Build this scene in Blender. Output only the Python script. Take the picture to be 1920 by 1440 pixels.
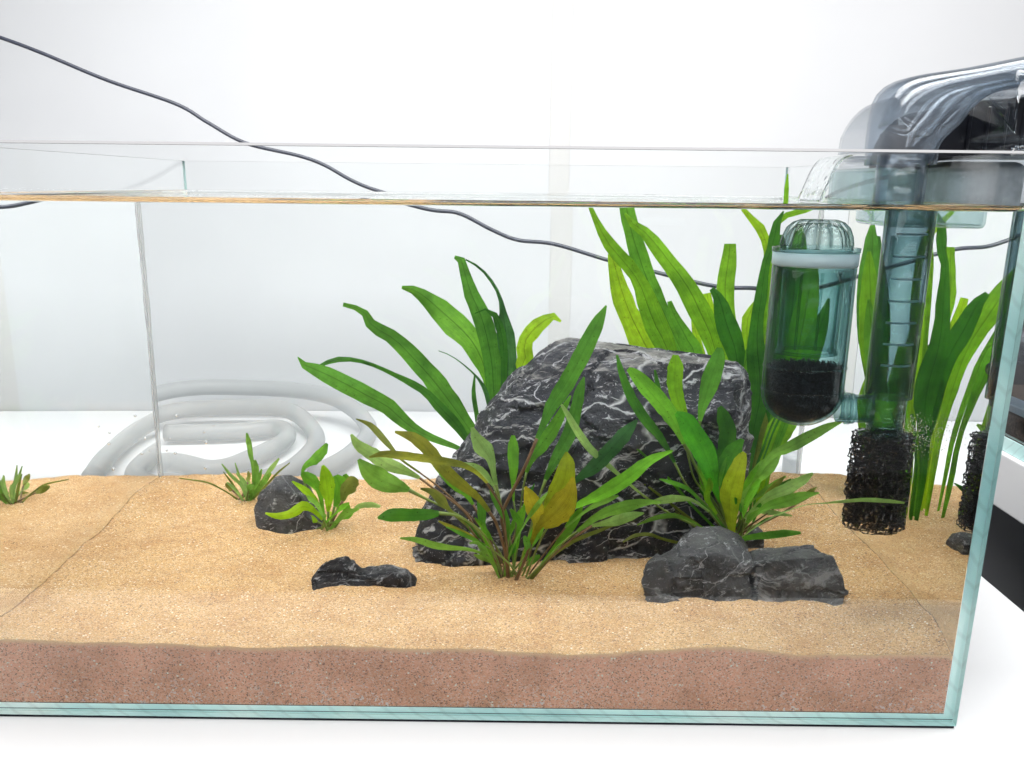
import bpy, bmesh, math, random
from mathutils import Vector, Matrix, noise

scene = bpy.context.scene
for o in list(bpy.data.objects):
    bpy.data.objects.remove(o, do_unlink=True)
COL = scene.collection

# ------------------------------------------------------------------ camera
cam_data = bpy.data.cameras.new('camera')
cam_data.lens = 28.125
cam_data.sensor_width = 36.0
cam_data.clip_start = 0.01
cam_data.clip_end = 50.0
cam = bpy.data.objects.new('camera', cam_data)
COL.objects.link(cam)
cam.matrix_world = Matrix(((0.999931, -0.011476, 0.002562, 0.03079),
                           (0.005258, 0.241502, -0.970386, -0.42018),
                           (0.010518, 0.970333, 0.241545, 0.31632),
                           (0, 0, 0, 1)))
scene.camera = cam

# ------------------------------------------------------------------ light
world = bpy.data.worlds.new('World')
scene.world = world
world.use_nodes = True
bg = world.node_tree.nodes['Background']
bg.inputs['Color'].default_value = (0.93, 0.96, 1.0, 1)
bg.inputs['Strength'].default_value = 0.14

def strip_light(name, loc, target, sx, sy, power, spread=180, colour=(1, 0.993, 0.98)):
    d = bpy.data.lights.new(name, 'AREA')
    d.shape = 'RECTANGLE'; d.size = sx; d.size_y = sy; d.energy = power; d.color = colour; d.spread = math.radians(spread)
    o = bpy.data.objects.new(name, d); COL.objects.link(o)
    o.location = loc
    o.rotation_euler = (Vector(target) - Vector(loc)).to_track_quat('-Z', 'Y').to_euler()
    return o
strip_light('overhead_or_fill_lamp', (0.02, 0.16, 1.02), (0.02, 0.17, 0), 1.3, 0.40, 21, 150)
strip_light('overhead_or_fill_lamp', (0.05, -0.72, 0.98), (0.05, 0.05, 0.05), 1.7, 0.40, 20)  # added front fill above the viewpoint, put in to brighten the sand band
strip_light('overhead_or_fill_lamp', (1.15, 0.15, 1.30), (0.15, 0.25, 0.1), 0.40, 1.5, 8)

scene.view_settings.view_transform = 'Standard'
scene.view_settings.look = 'None'
scene.view_settings.exposure = 0.0
scene.view_settings.gamma = 1.0
cy = scene.cycles
cy.max_bounces = 24; cy.transmission_bounces = 24; cy.glossy_bounces = 12; cy.diffuse_bounces = 5
cy.transparent_max_bounces = 48
cy.sample_clamp_indirect = 6.0
cy.blur_glossy = 0.5
cy.use_denoising = True

# ------------------------------------------------------------------ helpers
def tag(o, label=None, cat=None, group=None, kind=None):
    if label: o['label'] = label
    if cat: o['category'] = cat
    if group: o['group'] = group
    if kind: o['kind'] = kind
    return o

def empty(name, loc=(0, 0, 0)):
    o = bpy.data.objects.new(name, None); COL.objects.link(o)
    o.location = loc; o.empty_display_size = 0.02
    return o

def mesh_obj(name, verts, faces, mats, parent=None, smooth=False, fmat=None):
    me = bpy.data.meshes.new(name)
    me.from_pydata([tuple(v) for v in verts], [], faces)
    for m in (mats if isinstance(mats, (list, tuple)) else [mats]):
        me.materials.append(m)
    if fmat:
        me.polygons.foreach_set('material_index', fmat)
    if smooth:
        me.polygons.foreach_set('use_smooth', [True] * len(me.polygons))
    me.update()
    return link(name, me, parent)

def link(name, me, parent=None):
    o = bpy.data.objects.new(name, me); COL.objects.link(o)
    if parent:
        o.parent = parent
        o.matrix_parent_inverse = Matrix.Translation(parent.location).inverted() if parent.parent is None else Matrix()
    return o

def bm_obj(name, bm, mats, parent=None, smooth=False):
    me = bpy.data.meshes.new(name)
    bmesh.ops.recalc_face_normals(bm, faces=bm.faces)
    bm.to_mesh(me); bm.free()
    for m in (mats if isinstance(mats, (list, tuple)) else [mats]):
        me.materials.append(m)
    if smooth:
        me.polygons.foreach_set('use_smooth', [True] * len(me.polygons))
    return link(name, me, parent)

def sharp(o, deg=35):
    o.data.set_sharp_from_angle(angle=math.radians(deg)); return o

def box(name, lo, hi, mats, parent=None, bevel=0.0, seg=2, smooth=False):
    bm = bmesh.new()
    bmesh.ops.create_cube(bm, size=1)
    for v in bm.verts:
        for k in range(3):
            v.co[k] = lo[k] if v.co[k] < 0 else hi[k]
    if bevel:
        bmesh.ops.bevel(bm, geom=bm.edges[:], offset=bevel, segments=seg, profile=0.5, affect='EDGES')
    return bm_obj(name, bm, mats, parent, smooth)

def catmull(pts, n):
    """resample a list of tuples (any length) to n points along a Catmull-Rom curve"""
    P = [Vector(p) for p in pts]
    P = [P[0] * 2 - P[1]] + P + [P[-1] * 2 - P[-2]]
    L = [0.0]
    for i in range(1, len(P) - 2):
        L.append(L[-1] + (P[i + 1] - P[i]).length)
    out = []
    for k in range(n):
        s = L[-1] * k / (n - 1)
        i = 0
        while i < len(L) - 2 and L[i + 1] < s:
            i += 1
        t = (s - L[i]) / max(L[i + 1] - L[i], 1e-9)
        a, b, c, d = P[i], P[i + 1], P[i + 2], P[i + 3]
        out.append(0.5 * ((b * 2) + (c - a) * t + (a * 2 - b * 5 + c * 4 - d) * t * t + (b * 3 - a - c * 3 + d) * t * t * t))
    return out

def tube_geo(path, radii, sides=10, caps=True):
    verts, faces = [], []
    n = len(path)
    up = Vector((0, 0, 1))
    prev = None
    for i, p in enumerate(path):
        t = (path[min(i + 1, n - 1)] - path[max(i - 1, 0)]).normalized()
        if prev is None:
            a = t.cross(up)
            if a.length < 0.1: a = t.cross(Vector((1, 0, 0)))
        else:
            a = prev - t * prev.dot(t)
        a.normalize(); prev = a
        b = t.cross(a)
        r = radii[i] if isinstance(radii, (list, tuple)) else radii
        for k in range(sides):
            w = 2 * math.pi * k / sides
            verts.append(p + a * (math.cos(w) * r) + b * (math.sin(w) * r))
    for i in range(n - 1):
        for k in range(sides):
            k2 = (k + 1) % sides
            faces.append((i * sides + k, i * sides + k2, (i + 1) * sides + k2, (i + 1) * sides + k))
    if caps:
        faces.append(tuple(range(sides - 1, -1, -1)))
        faces.append(tuple((n - 1) * sides + k for k in range(sides)))
    return verts, faces

def lathe_obj(name, profile, centre, mat, parent=None, seg=48, flute=None, smooth=True):
    """profile: closed loop of (r, z); r == 0 points make poles"""
    bm = bmesh.new()
    rings = []
    for (r, z) in profile:
        if r < 1e-6:
            rings.append([bm.verts.new((centre[0], centre[1], z))])
        else:
            ring = []
            for k in range(seg):
                w = 2 * math.pi * k / seg
                rr = r * (flute(w, z) if flute else 1.0)
                ring.append(bm.verts.new((centre[0] + rr * math.cos(w), centre[1] + rr * math.sin(w), z)))
            rings.append(ring)
    m = len(rings)
    for i in range(m):
        A, B = rings[i], rings[(i + 1) % m]
        if len(A) == 1 and len(B) == 1: continue
        for k in range(seg):
            k2 = (k + 1) % seg
            if len(A) == 1: bm.faces.new((A[0], B[k], B[k2]))
            elif len(B) == 1: bm.faces.new((A[k], B[0], A[k2]))
            else: bm.faces.new((A[k], B[k], B[k2], A[k2]))
    return bm_obj(name, bm, mat, parent, smooth)

def fbm(v, o=4):
    return noise.fractal(v, 1.0, 2.0, o, noise_basis='PERLIN_ORIGINAL')

# ------------------------------------------------------------------ materials
def mat_new(name):
    m = bpy.data.materials.new(name); m.use_nodes = True
    nt = m.node_tree
    return m, nt, nt.nodes['Principled BSDF'], nt.nodes['Material Output']

def N(nt, t, **kw):
    n = nt.nodes.new(t)
    for k, v in kw.items():
        if k in n.inputs: n.inputs[k].default_value = v
        else: setattr(n, k, v)
    return n

def ramp(nt, stops, interp='LINEAR'):
    r = nt.nodes.new('ShaderNodeValToRGB')
    r.color_ramp.interpolation = interp
    e = r.color_ramp.elements
    while len(e) < len(stops): e.new(0.5)
    for el, (p, c) in zip(e, stops):
        el.position = p
        el.color = (c[0], c[1], c[2], 1) if isinstance(c, (tuple, list)) else (c, c, c, 1)
    return r

def simple(name, col, rough=0.5, spec=0.5, noise_scale=None, noise_amt=0.1, bump=0.0, metal=0.0):
    m, nt, b, out = mat_new(name)
    b.inputs['Roughness'].default_value = rough
    b.inputs['Specular IOR Level'].default_value = spec
    b.inputs['Metallic'].default_value = metal
    if noise_scale:
        tc = N(nt, 'ShaderNodeTexCoord')
        nz = N(nt, 'ShaderNodeTexNoise', Scale=noise_scale, Detail=6.0)
        nt.links.new(tc.outputs['Object'], nz.inputs['Vector'])
        d = noise_amt
        r = ramp(nt, [(0.3, tuple(c * (1 - d) for c in col)), (0.7, tuple(min(1, c * (1 + d)) for c in col))])
        nt.links.new(nz.outputs['Fac'], r.inputs['Fac'])
        nt.links.new(r.outputs['Color'], b.inputs['Base Color'])
        if bump:
            bp = N(nt, 'ShaderNodeBump', Strength=bump, Distance=0.002)
            nt.links.new(nz.outputs['Fac'], bp.inputs['Height'])
            nt.links.new(bp.outputs['Normal'], b.inputs['Normal'])
    else:
        b.inputs['Base Color'].default_value = (*col, 1)
    return m

def glass(name, col=(1, 1, 1), ior=1.5, rough=0.0):
    m, nt, b, out = mat_new(name)
    nt.nodes.remove(b)
    g = N(nt, 'ShaderNodeBsdfGlass', Roughness=rough, IOR=ior)
    g.inputs['Color'].default_value = (*col, 1)
    nt.links.new(g.outputs['BSDF'], out.inputs['Surface'])
    return m

M = {}
M['table'] = simple('table_laminate', (0.62, 0.625, 0.635), 0.35, 0.4, 6.0, 0.015)
M['wall'] = simple('white_wall_paint', (0.53, 0.542, 0.562), 0.8, 0.2, 3.0, 0.035, 0.03)
M['wall_b'] = simple('white_wall_paint_right', (0.53, 0.537, 0.555), 0.8, 0.2, 3.0, 0.025, 0.03)
M['trim'] = simple('cream_trim_paint', (0.495, 0.495, 0.495), 0.7, 0.2, 4.0, 0.02)
M['floor'] = simple('dark_floor', (0.012, 0.012, 0.016), 0.5, 0.3, 3.0, 0.3)
M['pane'] = glass('clear_glass', (0.993, 0.998, 0.997), 1.30)
M['pane_top'] = simple('polished_glass_rim', (0.20, 0.20, 0.205), 0.7, 0.1)
M['mat'] = simple('black_foam_mat', (0.012, 0.013, 0.018), 0.9, 0.1, 400.0, 0.4)
def silicone_mat():
    m, nt, b, out = mat_new('clear_white_silicone')
    b.inputs['Base Color'].default_value = (0.95, 0.955, 0.955, 1); b.inputs['Roughness'].default_value = 0.3
    tr = N(nt, 'ShaderNodeBsdfTranslucent'); tr.inputs['Color'].default_value = (0.9, 0.91, 0.91, 1)
    tp = N(nt, 'ShaderNodeBsdfTransparent')
    m1 = N(nt, 'ShaderNodeMixShader'); m1.inputs['Fac'].default_value = 0.6
    nt.links.new(b.outputs['BSDF'], m1.inputs[1]); nt.links.new(tr.outputs['BSDF'], m1.inputs[2])
    m2 = N(nt, 'ShaderNodeMixShader'); m2.inputs['Fac'].default_value = 0.65
    nt.links.new(m1.outputs['Shader'], m2.inputs[1]); nt.links.new(tp.outputs['BSDF'], m2.inputs[2])
    nt.links.new(m2.outputs['Shader'], out.inputs['Surface'])
    return m
M['silicone'] = silicone_mat()
M['water'] = glass('water', (0.993, 0.999, 0.998), 1.333)
M['fall'] = glass('falling_water', (0.98, 0.99, 0.99), 1.333)
M['bubble'] = glass('air_bubble', (1, 1, 1), 0.76)

def edge_mat():
    m, nt, b, out = mat_new('teal_glass_edge')
    tc = N(nt, 'ShaderNodeTexCoord')
    mp = N(nt, 'ShaderNodeMapping'); mp.inputs['Scale'].default_value = (9, 9, 9)
    nz = N(nt, 'ShaderNodeTexNoise', Scale=1.0, Detail=3.0)
    nt.links.new(tc.outputs['Object'], mp.inputs['Vector']); nt.links.new(mp.outputs['Vector'], nz.inputs['Vector'])
    r = ramp(nt, [(0.35, (0.38, 0.66, 0.66)), (0.5, (0.60, 0.88, 0.86)), (0.68, (0.80, 0.97, 0.94))])
    nt.links.new(nz.outputs['Fac'], r.inputs['Fac'])
    # painted hatch of stripes standing in for reflections along the edge
    wv = N(nt, 'ShaderNodeTexWave', Scale=38.0, Distortion=1.5, Detail=1.0)
    wv.bands_direction = 'DIAGONAL'
    nt.links.new(tc.outputs['Object'], wv.inputs['Vector'])
    wr = ramp(nt, [(0.0, 0.72), (0.16, 1.0)])
    nt.links.new(wv.outputs['Fac'], wr.inputs['Fac'])
    mx = N(nt, 'ShaderNodeMix', data_type='RGBA', blend_type='MULTIPLY')
    mx.inputs['Factor'].default_value = 0.4
    nt.links.new(r.outputs['Color'], mx.inputs['A']); nt.links.new(wr.outputs['Color'], mx.inputs['B'])
    nt.links.new(mx.outputs['Result'], b.inputs['Base Color'])
    b.inputs['Roughness'].default_value = 0.15
    b.inputs['Specular IOR Level'].default_value = 0.7
    return m
M['edge'] = edge_mat()

def sand_mat():
    m, nt, b, out = mat_new('sand_grains')
    tc = N(nt, 'ShaderNodeTexCoord')
    vo = N(nt, 'ShaderNodeTexVoronoi', Scale=1500.0)
    nt.links.new(tc.outputs['Object'], vo.inputs['Vector'])
    sp = N(nt, 'ShaderNodeSeparateColor')
    nt.links.new(vo.outputs['Color'], sp.inputs['Color'])
    r = ramp(nt, [(0.0, (0.10, 0.055, 0.025)), (0.05, (0.30, 0.17, 0.075)), (0.14, (0.50, 0.29, 0.125)),
                  (0.5, (0.645, 0.395, 0.175)), (0.84, (0.74, 0.50, 0.25)), (0.97, (0.88, 0.73, 0.50)), (1.0, (0.93, 0.88, 0.76))])
    nt.links.new(sp.outputs['Red'], r.inputs['Fac'])
    nz = N(nt, 'ShaderNodeTexNoise', Scale=28.0, Detail=5.0, Roughness=0.6)
    nt.links.new(tc.outputs['Object'], nz.inputs['Vector'])
    rr = ramp(nt, [(0.28, (0.76, 0.67, 0.58)), (0.60, (1.0, 1.0, 1.0))])
    nt.links.new(nz.outputs['Fac'], rr.inputs['Fac'])
    mx = N(nt, 'ShaderNodeMix', data_type='RGBA', blend_type='MULTIPLY'); mx.inputs['Factor'].default_value = 1.0
    nt.links.new(r.outputs['Color'], mx.inputs['A']); nt.links.new(rr.outputs['Color'], mx.inputs['B'])
    # scattered larger dark and white grains
    v2 = N(nt, 'ShaderNodeTexVoronoi', Scale=520.0); nt.links.new(tc.outputs['Object'], v2.inputs['Vector'])
    s2 = N(nt, 'ShaderNodeSeparateColor'); nt.links.new(v2.outputs['Color'], s2.inputs['Color'])
    near = N(nt, 'ShaderNodeMath', operation='LESS_THAN'); near.inputs[1].default_value = 0.36; nt.links.new(v2.outputs['Distance'], near.inputs[0])
    def pick(sock, thr):
        g = N(nt, 'ShaderNodeMath', operation='GREATER_THAN'); g.inputs[1].default_value = thr; nt.links.new(sock, g.inputs[0])
        h = N(nt, 'ShaderNodeMath', operation='MULTIPLY'); nt.links.new(g.outputs[0], h.inputs[0]); nt.links.new(near.outputs[0], h.inputs[1]); return h.outputs[0]
    q1 = N(nt, 'ShaderNodeMix', data_type='RGBA'); nt.links.new(pick(s2.outputs['Green'], 0.965), q1.inputs['Factor'])
    nt.links.new(mx.outputs['Result'], q1.inputs['A']); q1.inputs['B'].default_value = (0.16, 0.085, 0.045, 1)
    q2 = N(nt, 'ShaderNodeMix', data_type='RGBA'); nt.links.new(pick(s2.outputs['Blue'], 0.96), q2.inputs['Factor'])
    nt.links.new(q1.outputs['Result'], q2.inputs['A']); q2.inputs['B'].default_value = (0.92, 0.86, 0.72, 1)
    nt.links.new(q2.outputs['Result'], b.inputs['Base Color'])
    b.inputs['Roughness'].default_value = 0.6
    b.inputs['Specular IOR Level'].default_value = 0.25
    bp = N(nt, 'ShaderNodeBump', Strength=0.8, Distance=0.0006)
    bp.invert = True
    nt.links.new(vo.outputs['Distance'], bp.inputs['Height'])
    nt.links.new(bp.outputs['Normal'], b.inputs['Normal'])
    return m
M['sand'] = sand_mat()
def veiled_sand_mat():  # sand copy for the side faces, pinkish reflected veil put into its colour
    m = sand_mat(); m.name = 'veil_tinted_sand'
    nt = m.node_tree
    for n in nt.nodes:
        if n.type == 'MIX' and abs(n.inputs['B'].default_value[0] - 0.16) < 1e-4: n.inputs['B'].default_value = (0.50, 0.27, 0.18, 1)
    r = [n for n in nt.nodes if n.type == 'VALTORGB' and len(n.color_ramp.elements) == 7][0]
    for e, c in zip(r.color_ramp.elements, [(0.24, 0.10, 0.06), (0.52, 0.24, 0.15), (0.82, 0.41, 0.25), (0.94, 0.50, 0.31), (0.96, 0.58, 0.38), (0.96, 0.72, 0.58), (0.96, 0.88, 0.80)]):
        e.color = (*c, 1)
    b = nt.nodes['Principled BSDF']
    src = b.inputs['Base Color'].links[0].from_socket
    tc = [n for n in nt.nodes if n.type == 'TEX_COORD'][0]
    # whitish grains and tiny trapped bubbles gathered towards the bottom
    sz = N(nt, 'ShaderNodeSeparateXYZ'); nt.links.new(tc.outputs['Object'], sz.inputs['Vector'])
    mr = N(nt, 'ShaderNodeMapRange'); nt.links.new(sz.outputs['Z'], mr.inputs['Value'])
    for k, v in (('From Min', 0.008), ('From Max', 0.032), ('To Min', 1.0), ('To Max', 0.0)): mr.inputs[k].default_value = v
    n1 = N(nt, 'ShaderNodeTexNoise', Scale=420.0, Detail=2.0); nt.links.new(tc.outputs['Object'], n1.inputs['Vector'])
    n2 = N(nt, 'ShaderNodeTexNoise', Scale=45.0, Detail=3.0); nt.links.new(tc.outputs['Object'], n2.inputs['Vector'])
    r1 = ramp(nt, [(0.60, 0.0), (0.66, 1.0)]); nt.links.new(n1.outputs['Fac'], r1.inputs['Fac'])
    r2 = ramp(nt, [(0.42, 0.0), (0.62, 1.0)]); nt.links.new(n2.outputs['Fac'], r2.inputs['Fac'])
    a = N(nt, 'ShaderNodeMath', operation='MULTIPLY'); nt.links.new(r1.outputs['Color'], a.inputs[0]); nt.links.new(r2.outputs['Color'], a.inputs[1])
    c = N(nt, 'ShaderNodeMath', operation='MULTIPLY'); nt.links.new(a.outputs[0], c.inputs[0]); nt.links.new(mr.outputs['Result'], c.inputs[1])
    mx = N(nt, 'ShaderNodeMix', data_type='RGBA'); nt.links.new(c.outputs[0], mx.inputs['Factor'])
    nt.links.new(src, mx.inputs['A']); mx.inputs['B'].default_value = (0.92, 0.84, 0.80, 1)
    # loose golden grains run a few millimetres down the glass before the veil-tinted colour begins
    at = N(nt, 'ShaderNodeAttribute'); at.attribute_name = 'below'
    n3 = N(nt, 'ShaderNodeTexNoise', Scale=260.0, Detail=4.0); nt.links.new(tc.outputs['Object'], n3.inputs['Vector'])
    ad = N(nt, 'ShaderNodeMath', operation='MULTIPLY_ADD'); ad.inputs[1].default_value = 0.0035; nt.links.new(n3.outputs['Fac'], ad.inputs[0]); nt.links.new(at.outputs['Fac'], ad.inputs[2])
    mq = N(nt, 'ShaderNodeMapRange'); nt.links.new(ad.outputs[0], mq.inputs['Value'])
    for k, v in (('From Min', 0.0022), ('From Max', 0.0052), ('To Min', 0.0), ('To Max', 1.0)): mq.inputs[k].default_value = v
    my = N(nt, 'ShaderNodeMix', data_type='RGBA'); nt.links.new(mq.outputs['Result'], my.inputs['Factor'])
    my.inputs['A'].default_value = (0.95, 0.66, 0.38, 1); nt.links.new(mx.outputs['Result'], my.inputs['B'])
    nt.links.new(my.outputs['Result'], b.inputs['Base Color'])
    return m
M['veiled_sand'] = veiled_sand_mat()

def rock_mat(name, dark=(0.012, 0.013, 0.019), mid=(0.048, 0.051, 0.064), vein=0.95, seed=0.0, fine=1.0, top_pale=0.75, web=1.0):
    m, nt, b, out = mat_new(name)
    tc = N(nt, 'ShaderNodeTexCoord')
    mp = N(nt, 'ShaderNodeMapping'); mp.inputs['Location'].default_value = (seed, seed * 0.7, seed * 1.3)
    mp.inputs['Rotation'].default_value = (0.1, 0.25, 0)
    nt.links.new(tc.outputs['Object'], mp.inputs['Vector'])
    nz = N(nt, 'ShaderNodeTexNoise', Scale=32.0, Detail=8.0, Roughness=0.62)
    nt.links.new(mp.outputs['Vector'], nz.inputs['Vector'])
    base = ramp(nt, [(0.35, dark), (0.68, mid)])
    nt.links.new(nz.outputs['Fac'], base.inputs['Fac'])
    # warped coordinates for the calcite veins
    wz = N(nt, 'ShaderNodeTexNoise', Scale=15.0, Detail=4.5, Roughness=0.58)
    nt.links.new(mp.outputs['Vector'], wz.inputs['Vector'])
    sub = N(nt, 'ShaderNodeVectorMath', operation='SUBTRACT'); sub.inputs[1].default_value = (0.5, 0.5, 0.5)
    nt.links.new(wz.outputs['Color'], sub.inputs[0])
    scl = N(nt, 'ShaderNodeVectorMath', operation='SCALE'); scl.inputs['Scale'].default_value = 0.045
    nt.links.new(sub.outputs['Vector'], scl.inputs[0])
    add = N(nt, 'ShaderNodeVectorMath', operation='ADD')
    nt.links.new(mp.outputs['Vector'], add.inputs[0]); nt.links.new(scl.outputs['Vector'], add.inputs[1])
    def vein_layer(scale, width, stretch, mscale, lo, hi):
        st = N(nt, 'ShaderNodeMapping'); st.inputs['Scale'].default_value = stretch
        nt.links.new(add.outputs['Vector'], st.inputs['Vector'])
        v = N(nt, 'ShaderNodeTexVoronoi', feature='DISTANCE_TO_EDGE', Scale=scale)
        nt.links.new(st.outputs['Vector'], v.inputs['Vector'])
        r = ramp(nt, [(0.0, 1.0), (width, 0.0)])
        nt.links.new(v.outputs['Distance'], r.inputs['Fac'])
        mk = N(nt, 'ShaderNodeTexNoise', Scale=mscale, Detail=6.0, Roughness=0.7)
        nt.links.new(mp.outputs['Vector'], mk.inputs['Vector'])
        mr = ramp(nt, [(lo, 0.0), (hi, 1.0)])
        nt.links.new(mk.outputs['Fac'], mr.inputs['Fac'])
        mu = N(nt, 'ShaderNodeMath', operation='MULTIPLY')
        nt.links.new(r.outputs['Color'], mu.inputs[0]); nt.links.new(mr.outputs['Color'], mu.inputs[1])
        return mu
    a = vein_layer(10.0, 0.024 * (0.3 + 0.7 * web), (1, 1, 2.6), 15.0, 0.44, 0.52)
    c = vein_layer(34.0, 0.018 * (0.5 + 0.5 * web), (0.7, 0.7, 1.8), 26.0, 0.50, 0.58)
    def streaks(stretch, lo, hi, top, det=6.0):
        st = N(nt, 'ShaderNodeMapping'); st.inputs['Scale'].default_value = stretch; st.inputs['Rotation'].default_value = (0.2, 0.35, 0.1)
        nt.links.new(add.outputs['Vector'], st.inputs['Vector'])
        n = N(nt, 'ShaderNodeTexNoise', Scale=1.0, Detail=det, Roughness=0.72); nt.links.new(st.outputs['Vector'], n.inputs['Vector'])
        r = ramp(nt, [(lo, 0.0), (hi, top)]); nt.links.new(n.outputs['Fac'], r.inputs['Fac'])
        return r.outputs['Color']
    d1 = streaks((60 * fine, 60 * fine, 170 * fine), 0.575, 0.64, 0.8)
    d2 = streaks((17, 17, 34), 0.60, 0.66, 0.75, 12.0)
    d3 = streaks((330 * fine, 330 * fine, 330 * fine), 0.635, 0.70, 0.7, 3.0)
    def mxx(p, q):
        n = N(nt, 'ShaderNodeMath', operation='MAXIMUM'); nt.links.new(p, n.inputs[0]); nt.links.new(q, n.inputs[1]); return n.outputs[0]
    aw = N(nt, 'ShaderNodeMath', operation='MULTIPLY'); aw.inputs[1].default_value = web; nt.links.new(a.outputs[0], aw.inputs[0])
    m2 = N(nt, 'ShaderNodeMath', operation='MAXIMUM')
    nt.links.new(mxx(mxx(aw.outputs[0], c.outputs[0]), d1), m2.inputs[0]); nt.links.new(mxx(d2, d3), m2.inputs[1])
    sc = N(nt, 'ShaderNodeMath', operation='MULTIPLY'); sc.inputs[1].default_value = vein
    nt.links.new(m2.outputs[0], sc.inputs[0])
    mx = N(nt, 'ShaderNodeMix', data_type='RGBA')
    nt.links.new(sc.outputs[0], mx.inputs['Factor'])
    nt.links.new(base.outputs['Color'], mx.inputs['A'])
    mx.inputs['B'].default_value = (0.70, 0.71, 0.74, 1)
    # paler grey on upward-facing ledges, broken up by noise
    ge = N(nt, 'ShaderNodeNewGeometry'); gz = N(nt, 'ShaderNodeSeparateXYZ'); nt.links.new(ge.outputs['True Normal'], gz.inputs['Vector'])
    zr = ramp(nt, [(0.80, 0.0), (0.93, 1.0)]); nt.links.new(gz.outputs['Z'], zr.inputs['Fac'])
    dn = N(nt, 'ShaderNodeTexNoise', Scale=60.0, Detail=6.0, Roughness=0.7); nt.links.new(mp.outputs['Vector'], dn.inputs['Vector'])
    dq = ramp(nt, [(0.36, 0.0), (0.58, top_pale)]); nt.links.new(dn.outputs['Fac'], dq.inputs['Fac'])
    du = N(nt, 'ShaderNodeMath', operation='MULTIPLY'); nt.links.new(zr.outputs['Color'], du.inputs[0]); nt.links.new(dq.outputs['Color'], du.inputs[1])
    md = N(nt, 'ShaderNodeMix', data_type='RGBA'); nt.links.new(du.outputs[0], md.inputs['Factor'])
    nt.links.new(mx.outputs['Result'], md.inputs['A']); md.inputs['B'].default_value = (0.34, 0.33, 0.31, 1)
    nt.links.new(md.outputs['Result'], b.inputs['Base Color'])
    b.inputs['Roughness'].default_value = 0.5
    b.inputs['Specular IOR Level'].default_value = 0.3
    bp = N(nt, 'ShaderNodeBump', Strength=1.0, Distance=0.006)
    bn = N(nt, 'ShaderNodeTexNoise', Scale=150.0, Detail=8.0, Roughness=0.7)
    nt.links.new(add.outputs['Vector'], bn.inputs['Vector'])
    nt.links.new(bn.outputs['Fac'], bp.inputs['Height'])
    nt.links.new(bp.outputs['Normal'], b.inputs['Normal'])
    return m
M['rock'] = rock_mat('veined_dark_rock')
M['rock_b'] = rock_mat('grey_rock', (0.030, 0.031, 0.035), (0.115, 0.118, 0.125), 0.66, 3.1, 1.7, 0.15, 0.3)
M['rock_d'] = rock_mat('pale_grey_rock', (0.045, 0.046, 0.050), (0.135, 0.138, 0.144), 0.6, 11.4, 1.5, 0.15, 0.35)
M['rock_c'] = rock_mat('black_rock', (0.012, 0.012, 0.016), (0.035, 0.036, 0.043), 0.55, 7.7, 2.0, 0.2, 0.4)

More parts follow.
